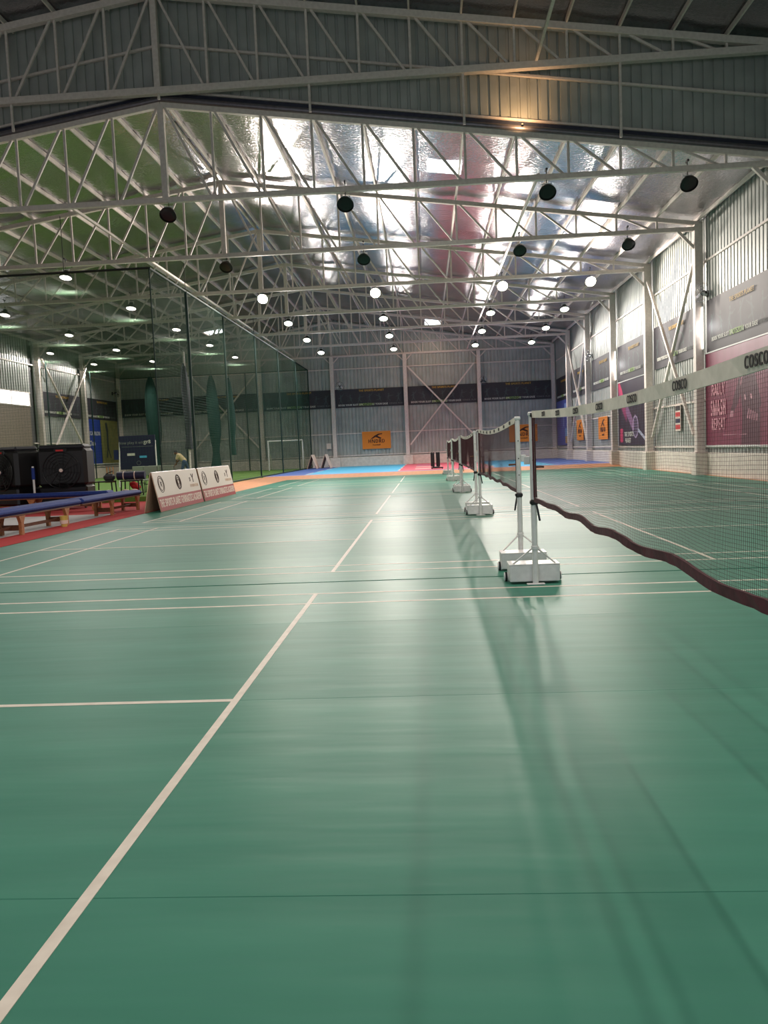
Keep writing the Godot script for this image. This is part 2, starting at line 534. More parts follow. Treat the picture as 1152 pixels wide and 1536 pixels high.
func build_walls() -> void:
	var sheet_right := ribbed(1.0, 4, func(_x): return 0.7, func(_x): return 8.35)
	var sheet_tall := ribbed(1.0, 4, func(_x): return 0.7, func(_x): return 10.95)
	var w := structure("wall_right")
	slab(w, "wall_core", P(8.27, 0, -14.0), P(8.5, 11.2, 52.3), M.core)
	slab(w, "plinth", P(8.1, -0.02, -13.8), P(8.3, 0.72, 52.0), M.plinth, 0.02)
	for k in 66:
		var d := -13.9 + k
		part(w, "cladding_sheet", sheet_right if d > 16.4 else sheet_tall, M.clad, P(8.22, 0, d + 1.0), Basis(Vector3.UP, -PI / 2))
	for y in [0.9, 2.42, 6.8]:
		beam(w, "girt", P(8.17, y, -13.5), P(8.17, y, 51.8), 0.07, 0.07, M.steel)
	w = structure("wall_left")
	slab(w, "wall_core", P(-23.2, 0, -14.0), P(-23.0, 11.2, 52.3), M.core)
	slab(w, "plinth", P(-23.02, -0.02, 20.0), P(-22.8, 0.8, 52.0), M.plinth, 0.02)
	for k in 66:
		var d := -13.9 + k
		if d > 27.6 and d < 39.3: continue
		part(w, "cladding_sheet", sheet_right if d > 16.4 else sheet_tall, M.clad, P(-22.95, 0, d), Basis(Vector3.UP, PI / 2))
	var over_shutter := ribbed(1.0, 4, func(_x): return 5.25, func(_x): return 8.35)
	for k in 12:
		part(w, "cladding_sheet", over_shutter, M.clad, P(-22.95, 0, 27.6 + k), Basis(Vector3.UP, PI / 2))
	for y in [0.9, 2.42, 6.8]:
		if y > 5: beam(w, "girt", P(-22.88, y, -13.5), P(-22.88, y, 51.8), 0.07, 0.07, M.steel)
		else: beam(w, "girt", P(-22.88, y, 39.6), P(-22.88, y, 51.8), 0.07, 0.07, M.steel)
	w = structure("wall_far")
	slab(w, "wall_core", P(-23.2, 0, 52.1), P(8.5, 10.6, 52.35), M.core)
	slab(w, "plinth", P(-22.9, -0.02, 51.9), P(8.2, 0.8, 52.1), M.plinth, 0.02)
	for k in 31:
		var x0 := -22.9 + k * 1.0033
		part(w, "cladding_sheet", ribbed(1.0033, 4, func(_x): return 0.75, func(x): return 10.42 - 0.143 * absf(x0 + x - RIDGE)), M.clad, P(x0, 0, 52.05))
	for y in [0.9, 2.45, 6.95]:
		beam(w, "girt", P(-22.8, y, 51.97), P(8.1, y, 51.97), 0.07, 0.07, M.steel)
	# the gable where the higher roof over the near courts ends
	w = structure("wall_gable")
	for k in 31:
		var x0 := -22.9 + k * 1.0033
		part(w, "cladding_sheet", ribbed(1.0033, 4, func(x): return 10.62 - 0.143 * absf(x0 + x - RIDGE), func(x): return 13.05 - 0.147 * absf(x0 + x - RIDGE)), M.clad, P(x0, 0, 16.95))
	for s in [-1.0, 1.0]:
		beam(w, "girt", P(RIDGE, 11.78, 16.85), P(RIDGE + s * 15.4, 11.78 - 15.4 * 0.147, 16.85), 0.08, 0.06, M.steel)
		beam(w, "edge_rail", P(RIDGE, 10.66, 16.86), P(RIDGE + s * 15.4, 10.66 - 15.4 * 0.143, 16.86), 0.08, 0.06, M.steel)
		beam(w, "flashing", P(RIDGE, 10.53, 16.9), P(RIDGE + s * 15.4, 10.53 - 15.4 * 0.143, 16.9), 0.06, 0.26, M.gutter)
		pipe(w, "roof_edge_pipe", P(RIDGE, 10.40, 16.72), P(RIDGE + s * 15.4, 10.40 - 15.4 * 0.143, 16.72), 0.075, M.edge_pipe, 12)
	# the wall behind the camera, with its open loading door
	w = structure("wall_near")
	slab(w, "wall_core", P(-23.2, 0, -14.3), P(-12.0, 13.2, -14.0), M.clad)
	slab(w, "wall_core", P(4.0, 0, -14.3), P(8.5, 13.2, -14.0), M.clad)
	slab(w, "wall_core", P(-12.0, 5.5, -14.3), P(4.0, 13.2, -14.0), M.clad)

func foil_strip(width: float, slope: float, panels: int, seed_: int, sag: float) -> Mesh:
	# one strip of foil laid across the purlins: x from 0 to HALF + 0.3 falling with the slope, z from 0 to -width; it hangs a little between the purlins
	var r := RandomNumberGenerator.new()
	r.seed = seed_
	var st := start()
	var nx := panels * 6
	var nz := 6
	var full := HALF + 0.1
	var dips := []
	for k in panels: dips.append(sag * r.randf_range(0.4, 1.2))
	var at := func(i: int, j: int) -> Vector3:
		var u := float(i) / nx
		var v := float(j) / nz
		var k := mini(int(u * panels), panels - 1)
		var f := u * panels - k
		var y: float = -dips[k] * sin(PI * f) * (0.45 + 0.55 * pow(v, 2.0)) - 0.04 * v
		return Vector3(u * full, -slope * u * full + y, -v * (width + 0.03))
	for i in nx:
		for j in nz:
			var a: Vector3 = at.call(i, j)
			var b: Vector3 = at.call(i + 1, j)
			var c: Vector3 = at.call(i + 1, j + 1)
			var d: Vector3 = at.call(i, j + 1)
			for v in [a, c, b, a, d, c]:
				st.set_smooth_group(0)
				st.add_vertex(v)
	st.generate_normals()
	return st.commit()

func build_roof() -> void:
	var c := structure("ceiling")
	var strips := []
	for k in 5: strips.append(foil_strip(BAY / 5.0, 0.143, 12, 40 + k, 0.055))
	for b in 6:
		for k in 5:
			var d := 16.75 + b * BAY + k * BAY / 5.0
			for s in [1.0, -1.0]:
				part(c, "foil_strip", strips[(b * 3 + k * 2 + (1 if s > 0 else 0)) % 5], M.foil, P(RIDGE, 10.42, d), Basis.from_scale(Vector3(s, 1, 1)))
	for s in [1.0, -1.0]:
		for k in 13:
			var x: float = RIDGE + s * minf(k * 1.275 + (0.1 if k == 0 else 0.0), 15.3)
			beam(c, "purlin", P(x, chord_y(x) + 0.13, 16.9), P(x, chord_y(x) + 0.13, 51.9), 0.05, 0.13, M.steel)
		var st := start()
		var e: float = RIDGE + s * 15.9
		poly(st, [P(RIDGE, 10.62, 16.9), P(e, 10.62 - 15.9 * .143, 16.9), P(e, 10.62 - 15.9 * .143, 52.3), P(RIDGE, 10.62, 52.3)], Vector3.UP)
		part(c, "roof_sheeting", st.commit(), M.core)
		# the higher roof over the near courts
		st = start()
		poly(st, [P(RIDGE, 13.3, 17.0), P(e, 13.3 - 15.9 * .147, 17.0), P(e, 13.3 - 15.9 * .147, -14.3), P(RIDGE, 13.3, -14.3)], Vector3.UP)
		part(c, "roof_sheeting", st.commit(), M.core)
		var wide := foil_strip(2.8, 0.147, 12, 70, 0.05)
		for k in 11:
			part(c, "foil_strip", wide, M.foil, P(RIDGE, 13.12, 17.0 - 2.8 * (k + 1)), Basis.from_scale(Vector3(s, 1, 1)))
		for k in 13:
			var x: float = RIDGE + s * minf(k * 1.275 + (0.1 if k == 0 else 0.0), 15.3)
			beam(c, "purlin", P(x, upper_y(x) + 0.13, 16.9), P(x, upper_y(x) + 0.13, -14.0), 0.05, 0.13, M.steel)
	# translucent roof panels
	for q in [[-0.13, 19.7, 0.9, 0.6, Color(0.97, 0.99, 1.0)], [-0.26, 48.7, 1.9, 5.0, Color(1.0, 0.78, 0.52)], [-14.45, 47.8, 1.2, 3.0, Color(1.0, 0.78, 0.52)]]:
		var y := chord_y(q[0]) + 0.12
		var o := part(c, "skylight_window", box(Vector3(1.0, 0.02, q[2]), 0.004), M.skylight, P(q[0], y, q[1]), Basis(Vector3.BACK, -atan(0.143) if q[0] > RIDGE else atan(0.143)))
		var l := AreaLight3D.new()
		l.name = "skylight_daylight"
		l.area_size = Vector2(1.0, q[2])
		l.light_energy = q[3]
		l.light_color = q[4]
		l.shadow_enabled = true
		o.add_child(l)
		l.position = Vector3(0, -0.03, 0)
		l.rotation.x = -PI / 2

func make_truss(called: String, label: String, d: float, base: float, top: Callable, m: Material, thick := 1.0) -> Node3D:
	var t := thing(called, label, "roof truss", P(0, 0, d), 0.0, "steel roof trusses")
	var node := func(k: int, s: float) -> float: return RIDGE + s * minf(k * 1.275, 15.3)
	beam(t, "bottom_chord", Vector3(RIDGE - 15.3, base, 0), Vector3(RIDGE + 15.3, base, 0), 0.13 * thick, 0.13 * thick, m)
	beam(t, "king_post", Vector3(RIDGE, base, 0), Vector3(RIDGE, top.call(RIDGE), 0), 0.15, 0.15, m)
	for s in [-1.0, 1.0]:
		beam(t, "top_chord", Vector3(RIDGE, top.call(RIDGE), 0), Vector3(RIDGE + s * 15.45, top.call(RIDGE + s * 15.45), 0), 0.13 * thick, 0.13 * thick, m)
		for k in range(1, 13):
			var x: float = node.call(k, s)
			beam(t, "web_post", Vector3(x, base, 0), Vector3(x, top.call(x), 0), 0.06, 0.06, m)
		for k in 11:
			var x0: float = node.call(k, s) + s * 0.08
			var x1: float = node.call(k + 1, s) - s * 0.08
			beam(t, "web_diagonal", Vector3(x0, top.call(x0), 0), Vector3(x1, base, 0), 0.06, 0.06, m)
	return t

func build_frames() -> void:
	var which := ["under the corrugated gable", "second from the corrugated gable", "carrying the four brightest lamps", "next behind the four brightest lamps", "third before the end wall", "next before the end wall", "standing on the end wall columns"]
	for i in 7:
		make_truss("roof_truss", "pale steel roof truss " + which[i], 16.6 + i * BAY, 7.85, chord_y, M.steel)
	make_truss("roof_truss", "dim steel truss of the higher roof, above the gable gutter pipe", 16.5, 10.5, upper_y, M.steel, 1.3)
	for k in [-9, -3, 0, 3, 6, 9]:
		var x: float = RIDGE + k * 1.275
		var up := thing("truss_hanger", "thin steel hanger joining the higher truss to the gable truss", "hanger", P(x, 0, 16.5), 0.0, "hangers between the two gable trusses")
		beam(up, "rod", Vector3(0, chord_y(x) + 0.1, 0), Vector3(0, 10.45, 0), 0.06, 0.06, M.steel)
	# columns, with knee braces
	for side in [1, -1]:
		for i in 7:
			var d := 16.6 + i * BAY
			var x := 7.95 if side > 0 else -22.65
			if side < 0 and i < 3: continue
			var place := ["beside the maroon poster, under the gable truss", "between the maroon poster and the crossed braces", "between the crossed braces and the racket poster", "between the racket poster and an orange banner", "between the two small orange banners", "between a small orange banner and the blue poster", "in the corner beside the blue poster"]
			var place_l := ["", "", "", "beside the roller shutter", "between roller shutter and crossed braces", "beside the cricket poster", "in the corner behind the navy board"]
			var t := thing("steel_column", "pale steel column " + (place[i] if side > 0 else place_l[i]), "column", P(x, 0, d), 0.0, "wall columns")
			beam(t, "shaft", Vector3(0, 0.72, 0), Vector3(0, 8.0, 0), 0.26, 0.26, M.steel, 0.012)
			part(t, "base_plate", box(Vector3(0.4, 0.03, 0.4), 0.005), M.steel, Vector3(0, 0.735, 0))
			part(t, "pedestal", box(Vector3(0.42, 0.74, 0.5), 0.02), M.plinth, Vector3(0, 0.35, 0))
			beam(t, "knee_brace", Vector3(-side * 0.1, 7.25, 0), Vector3(-side * 0.62, 7.8, 0), 0.09, 0.09, M.steel)
	for k in 5:
		var x := RIDGE + (k - 2) * 5.1
		var where := ["behind the gathered nets", "behind the net cage", "beside the net cage", "between the orange banner and the crossed braces", "between the crossed braces and the second orange banner"]
		var t := thing("end_wall_column", "pale steel end wall column " + where[k], "column", P(x, 0, 51.75), 0.0, "end wall columns")
		beam(t, "shaft", Vector3(0, 0.8, 0), Vector3(0, 7.8, 0), 0.26, 0.24, M.steel, 0.012)
		part(t, "base_plate", box(Vector3(0.4, 0.03, 0.34), 0.005), M.steel, Vector3(0, 0.815, 0))
		part(t, "pedestal", box(Vector3(0.7, 0.8, 0.3), 0.02), M.plinth, Vector3(0, 0.4, 0))
		for s in [-1.0, 1.0]:
			beam(t, "knee_brace", Vector3(s * 0.1, 7.35, 0), Vector3(s * 0.5, 7.75, 0), 0.07, 0.07, M.steel)
	# crossed braces
	cross("crossed steel braces on the wall bay of the small red and white sign", P(8.0, 7.1, 22.9), P(8.0, 1.3, 28.1), P(8.0, 7.35, 28.1), P(8.0, 1.3, 22.9))
	cross("crossed steel braces over a small orange banner by the far corner", P(8.0, 7.1, 40.6), P(8.0, 1.3, 45.7), P(8.0, 7.1, 45.7), P(8.0, 1.3, 40.6))
	cross("crossed steel braces on the end wall between the orange banners", P(-2.05, 6.9, 51.74), P(2.5, 1.9, 51.74), P(2.5, 6.9, 51.74), P(-2.05, 1.5, 51.74))
	cross("crossed steel braces on the end wall behind the net cage", P(-17.3, 6.9, 51.74), P(-12.7, 1.7, 51.74), P(-12.7, 6.9, 51.74), P(-17.3, 1.7, 51.74))
	cross("crossed steel braces beside the roller shutter", P(-22.46, 7.2, 40.3), P(-22.46, 1.3, 46.0), P(-22.46, 7.2, 46.0), P(-22.46, 1.3, 40.3))
	for q in [[2.1, 7.93, "under the lamps, over the nets"], [-10.0, 7.93, "over the edge of the net cage"]]:
		var t := thing("roof_tie", "long pale tie bar running along the truss bottoms " + q[2], "tie bar", Vector3.ZERO, 0.0, "truss tie bars")
		beam(t, "bar", P(q[0], q[1], 16.6), P(q[0], q[1], 51.9), 0.07, 0.07, M.steel)
	var tie := thing("roof_tie", "tie bar of the higher roof running out over the courts", "tie bar", Vector3.ZERO, 0.0, "truss tie bars")
	beam(tie, "bar", P(2.1, 10.6, 16.5), P(2.1, 10.6, -10.0), 0.07, 0.07, M.steel)

func cross(label: String, a: Vector3, b: Vector3, c: Vector3, e: Vector3) -> void:
	var t := thing("cross_brace", label, "brace", Vector3.ZERO, 0.0, "crossed wall braces")
	beam(t, "brace_bar", a, b, 0.1, 0.1, M.steel)
	var o := Vector3(-0.1, 0, 0) if absf(a.x - b.x) < 0.01 and a.x > 0 else Vector3(0.1, 0, 0) if absf(a.x - b.x) < 0.01 else Vector3(0, 0, 0.1)
	beam(t, "brace_bar", c + o, e + o, 0.1, 0.1, M.steel)
	part(t, "joint_plate", box(Vector3(0.1, 0.22, 0.1), 0.01), M.steel, (a + b) / 2 + o * 0.5)

# ---------------------------------------------------------------- lamps
func make_lamp(label: String, at: Vector3, tilt: float, lens: Material, energy: float, color: Color, group: String) -> void:
	var t := thing("high_bay_lamp", label, "lamp", at, 0.0, group)
	pipe(t, "hook_rod", Vector3(0, 0, 0), Vector3(0, 0.42, 0), 0.012, M.black)
	part(t, "clamp", box(Vector3(0.05, 0.05, 0.18), 0.008), M.black, Vector3(0, 0.42, 0))
	var head := Basis(Vector3.RIGHT, tilt)
	if not meshes.has("lamp_head"):
		meshes["lamp_head"] = lathe([Vector2(0.2, -0.2), Vector2(0.215, -0.2), Vector2(0.21, -0.17), Vector2(0.19, -0.11), Vector2(0.14, -0.05), Vector2(0.09, -0.02), Vector2(0.085, 0.05), Vector2(0.0, 0.06)], 28)
		meshes["lamp_lens"] = lathe([Vector2(0.0, -0.195), Vector2(0.12, -0.19), Vector2(0.195, -0.175), Vector2(0.197, -0.165), Vector2(0.0, -0.16)], 28)
	var o := part(t, "housing", meshes["lamp_head"], M.black, Vector3(0, -0.03, 0), head)
	for s in [-1.0, 1.0]:
		pipe(t, "bracket", Vector3(s * 0.11, -0.02, 0), Vector3(s * 0.11, 0.07, 0), 0.01, M.white_paint, 6)
	part(t, "bracket_bar", box(Vector3(0.25, 0.02, 0.03), 0.004), M.white_paint, Vector3(0, 0.075, 0))
	part(t, "lamp_lens", meshes["lamp_lens"], lens, Vector3(0, -0.03, 0), head)
	if energy > 0.0:
		var l := SpotLight3D.new()
		l.spot_angle = 84.0
		l.spot_angle_attenuation = 0.35
		l.spot_range = 90.0
		l.spot_attenuation = 2.0
		l.transform.basis = head * Basis(Vector3.RIGHT, -PI / 2)
		l.name = "lamp_light"
		l.light_energy = energy
		l.light_color = color
		l.light_size = 0.1
		l.shadow_enabled = true
		t.add_child(l)
		l.position = Vector3(0, -0.03, 0) + head * Vector3(0, -0.32, 0)

func build_lamps() -> void:
	var warm := Color(1.0, 0.95, 0.90)
	var cool := Color(1.0, 0.97, 0.94)
	var xs := [-7.3, -2.75, 2.3, 5.75]
	var by := ["under the ridge", "second from the ridge", "third from the ridge", "by the column wall"]
	var rows := ["on the gable truss", "on the second truss", "on the third truss", "on the fourth truss", "on the fifth truss", "on the truss before the end wall"]
	for i in 6:
		var d := 16.6 + i * BAY
		for k in 4:
			var at := P(xs[k], 7.62, d + 0.02)
			if i < 2: make_lamp("unlit black bell lamp %s, %s" % [rows[i], by[k]], at, -0.7, M.lamp_off, 0.0, warm, "unlit bell lamps over the near courts")
			elif i == 2: make_lamp("dazzling bell lamp %s, %s" % [rows[i], by[k]], at, -1.0, M.lamp_hot, 23.0, warm, "dazzling bell lamps over the courts")
			else: make_lamp("lit white bell lamp %s, %s" % [rows[i], by[k]], at, -0.5, M.lamp_white, 13.5, cool, "lit bell lamps over the far courts")
	var ys := ["by the cage edge", "over the middle of the cage", "by the shutter wall"]
	for i in range(1, 6):
		for k in 3:
			if k == 2 and i < 4: continue
			make_lamp("lit cage lamp %s, %s" % [rows[i], ys[k]], P([-12.75, -18.05, -21.85][k], 7.62, 16.6 + i * BAY + 0.02), -0.3, M.lamp_cage, 7.0, cool, "lit lamps above the net cage")
	# added fill lamps over the near courts, unseen above the frame
	for i in 2:
		for k in 4:
			make_lamp("added fill lamp in the higher roof, %s, %s" % [["over the first court", "over the court edge"][i], by[k]], P(xs[k], 10.2, 4.7 - i * BAY), 0.0, M.lamp_white, 11.0, warm, "added fill lamps in the higher roof")
	var w := thing("added_warm_spot", "small added warm spot for the glow above the gable truss chord", "lamp", P(1.7, 9.02, 16.3))  # added source, only there to make the warm glow on the gable
	part(w, "base", box(Vector3(0.06, 0.03, 0.06), 0.006), M.black)
	part(w, "lamp_lens", rod(0.02, 0.03, 12), glow(Color(1.0, 0.78, 0.55), 2.0), Vector3(0, 0.03, 0), frame(Vector3.UP))
	var wl := SpotLight3D.new()
	wl.name = "added_warm_light"
	wl.light_color = Color(1.0, 0.78, 0.55)
	wl.light_energy = 1.7
	wl.spot_angle = 75.0
	wl.light_size = 0.05
	wl.spot_range = 60.0
	wl.spot_attenuation = 2.0
	wl.shadow_enabled = true
	w.add_child(wl)
	wl.position = Vector3(0, 0.06, 0)
	wl.rotation = Vector3(0.75, 0.0, 0)
	# tube lamps on the columns of the right wall
	for q in [[22.5 - 0.17, "beside the maroon poster"], [34.3 - 0.17, "beside the racket poster"]]:
		var t := thing("tube_lamp", "upright white tube lamp on the column " + q[1], "lamp", P(8.02, 4.7, q[0]), 0.0, "column tube lamps")
		part(t, "tube", rod(0.018, 1.3, 12), M.tube_glow, Vector3.ZERO, frame(Vector3.UP))
		part(t, "tube_holder", box(Vector3(0.03, 1.4, 0.02), 0.004), M.white_paint, Vector3(0.02, 0, -0.03))
		for s in [-1.0, 1.0]: part(t, "end_cap", box(Vector3(0.05, 0.05, 0.05), 0.006), M.white_paint, Vector3(0, s * 0.68, 0))
		var l := OmniLight3D.new()
		l.name = "tube_light"
		l.light_energy = 0.25
		l.light_size = 0.2
		l.omni_range = 60.0
		l.omni_attenuation = 2.0
		l.shadow_enabled = true
		t.add_child(l)
		l.position = Vector3(-0.12, 0, 0.25)

# ---------------------------------------------------------------- nets
func make_net_mesh(L: float, drop: float, cell: float) -> Mesh:
	# cords of the net in the plane x = 0: z from 0 to L, hanging from the tape
	var st := start()
	var rr := 0.00055
	var nz := int(L / cell)
	var ny := int(drop / cell)
	for i in range(1, nz):
		var z := i * cell
		for s in 2:
			put_tube(st, net_at(z, s / 2.0, L, drop), net_at(z, (s + 1) / 2.0, L, drop), rr, 3, -1.0, false)
	for j in range(1, ny):
		for s in 36:
			put_tube(st, net_at(L * s / 36.0, float(j) / ny, L, drop), net_at(L * (s + 1) / 36.0, float(j) / ny, L, drop), rr, 3, -1.0, false)
	return st.commit()

func net_at(z: float, v: float, L: float, drop: float) -> Vector3:
	var u := z / L
	var top := 1.524 - 0.073 * sin(PI * u)
	var low := 0.77 + 0.018 * sin(PI * u) + 0.012 * sin(u * 41.0) * sin(PI * u)
	return Vector3(v * v * (0.008 * sin(u * 23.0) + 0.012 * sin(u * 9.0 + 1.0)) * sin(PI * u), lerpf(top, low, v), z)

func band(L: float, v: float, wide: float, thick: float, seg: int, crease: float) -> Mesh:
	# a cloth band along the net's edge, wide in y, thick in x
	var st := start()
	var r := RandomNumberGenerator.new()
	r.seed = 5
	var ring := []
	for i in seg + 1:
		var c := net_at(L * i / seg, v, L, 0.0)
		var j := r.randf_range(-crease, crease)
		ring.append([c + Vector3(-thick / 2 + j, -wide / 2, 0), c + Vector3(thick / 2 + j, -wide / 2, 0), c + Vector3(thick / 2 - j, wide / 2, 0), c + Vector3(-thick / 2 - j, wide / 2, 0)])
	for i in seg:
		for k in 4:
			var n: Vector3 = [Vector3.DOWN, Vector3.RIGHT, Vector3.UP, Vector3.LEFT][k]
			for tri in [[ring[i][k], ring[i][(k + 1) % 4], ring[i + 1][(k + 1) % 4]], [ring[i][k], ring[i + 1][(k + 1) % 4], ring[i + 1][k]]]:
				poly(st, tri, n)
	return st.commit()

func build_nets() -> void:
	var L := 6.1
	var cords := make_net_mesh(L, 0.76, 0.0145)
	var tape := band(L, 0.0, 0.06, 0.006, 60, 0.003)
	var hem := band(L, 1.0, 0.04, 0.012, 90, 0.004)
	var proto: Node3D
	var labels := ["white taped badminton net beside the maroon poster end, maroon hem drooping", "second badminton net, between the first and second pairs of wheeled posts", "third badminton net in the receding row of nets", "fourth badminton net in the receding row of nets", "last badminton net, before the pink floor tiles"]
	for k in 5:
		var far := k * COURT + 3.08
		if k == 0:
			proto = thing("badminton_net", labels[0], "net", P(0, 0, far), 0.0, "badminton nets")
			stuff(part(proto, "net_mesh", cords, M.net_cord))
			var tp := part(proto, "top_tape", tape, M.tape)
			part(proto, "bottom_hem", hem, M.maroon)
			for z in [0.0, L]:
				part(proto, "side_band", box(Vector3(0.012, 0.72, 0.03), 0.003), M.maroon, Vector3(0, 1.15, z))
			for j in 8:
				var z := 0.71 + j * 0.68
				var at := net_at(z, 0.0, L, 0.0)
				part(tp, "lettering", letters("COSCO", 0.036, 0.002), M.ink, at + Vector3(-0.008, 0, 0), Basis(Vector3.UP, -PI / 2))
		else:
			copy_of(proto, labels[k], P(0, 0, far))
	# posts: a weighted box on wheels on the far side of a near post and on the near side of a far post
	var pairs := ["of the first pair", "of the second pair", "of the third pair", "of the fourth pair", "at the end of the row"]
	for k in 5:
		for s in [1.0, -1.0]:
			if k == 4 and s < 0: continue
			var d := k * COURT + (3.14 if s > 0 else 4.24)
			var t := thing("net_post", "white wheeled net post %s, %s" % [pairs[k], "with hanging black strap" if s > 0 else "behind its weighted box"], "net post", P(0, 0, d), 0.0 if s > 0 else PI, "wheeled net posts")
			net_post(t)

func net_post(t: Node3D) -> void:
	part(t, "post", lathe([Vector2(0.0, 0.0), Vector2(0.026, 0.0), Vector2(0.026, 1.0), Vector2(0.024, 1.0), Vector2(0.024, 1.53), Vector2(0.0, 1.535)], 20) if not meshes.has("post") else meshes["post"], M.white_paint)
	part(t, "foot_plate", box(Vector3(0.16, 0.012, 0.05), 0.003), M.white_paint, Vector3(0, 0.008, 0.01))
	var b := part(t, "ballast_box", box(Vector3(0.45, 0.155, 0.24), 0.006), M.white_paint, Vector3(0, 0.098, -0.16))
	part(b, "lid", box(Vector3(0.455, 0.006, 0.245), 0.002), M.white_paint, Vector3(0, 0.08, 0))
	for s in [-1.0, 1.0]:
		pipe(t, "strut", Vector3(s * 0.015, 0.335, -0.01), Vector3(s * 0.19, 0.18, -0.08), 0.008, M.white_paint, 8)
		var w := pipe(t, "wheel", Vector3(s * 0.225, 0.045, -0.22), Vector3(s * 0.262, 0.045, -0.22), 0.04, M.white_paint, 16)
		part(w, "tyre", rod(0.045, 0.018, 16), M.rubber)
	part(t, "collar", lathe([Vector2(0.03, 0.32), Vector2(0.034, 0.325), Vector2(0.034, 0.35), Vector2(0.03, 0.355)], 20), M.white_paint)
	part(t, "top_cap", box(Vector3(0.06, 0.035, 0.06), 0.008), M.white_paint, Vector3(0, 1.53, 0))
	part(t, "pulley", rod(0.018, 0.03, 12), M.black, Vector3(0, 1.52, 0.04), Basis(Vector3.UP, PI / 2))
	# winch and cord
	part(t, "winch_bracket", box(Vector3(0.05, 0.07, 0.03), 0.004), M.white_paint, Vector3(-0.05, 1.12, 0))
	pipe(t, "winch_handle", Vector3(0.03, 1.06, 0), Vector3(0.1, 1.058, 0), 0.01, M.wood_dark, 8)
	pipe(t, "tension_cord", Vector3(0.02, 1.5, 0.03), Vector3(0.022, 0.79, 0.032), 0.006, M.net_cord, 6)
	part(t, "strap_knot", box(Vector3(0.075, 0.05, 0.075), 0.014), M.black, Vector3(0.004, 0.745, 0))
	beam(t, "strap_end", Vector3(0.02, 0.73, 0.035), Vector3(0.045, 0.58, 0.045), 0.018, 0.006, M.black, 0.002)
	for y in [0.95, 1.12, 1.3]:
		part(t, "bolt", rod(0.006, 0.06, 8), M.black, Vector3(0, y, 0))

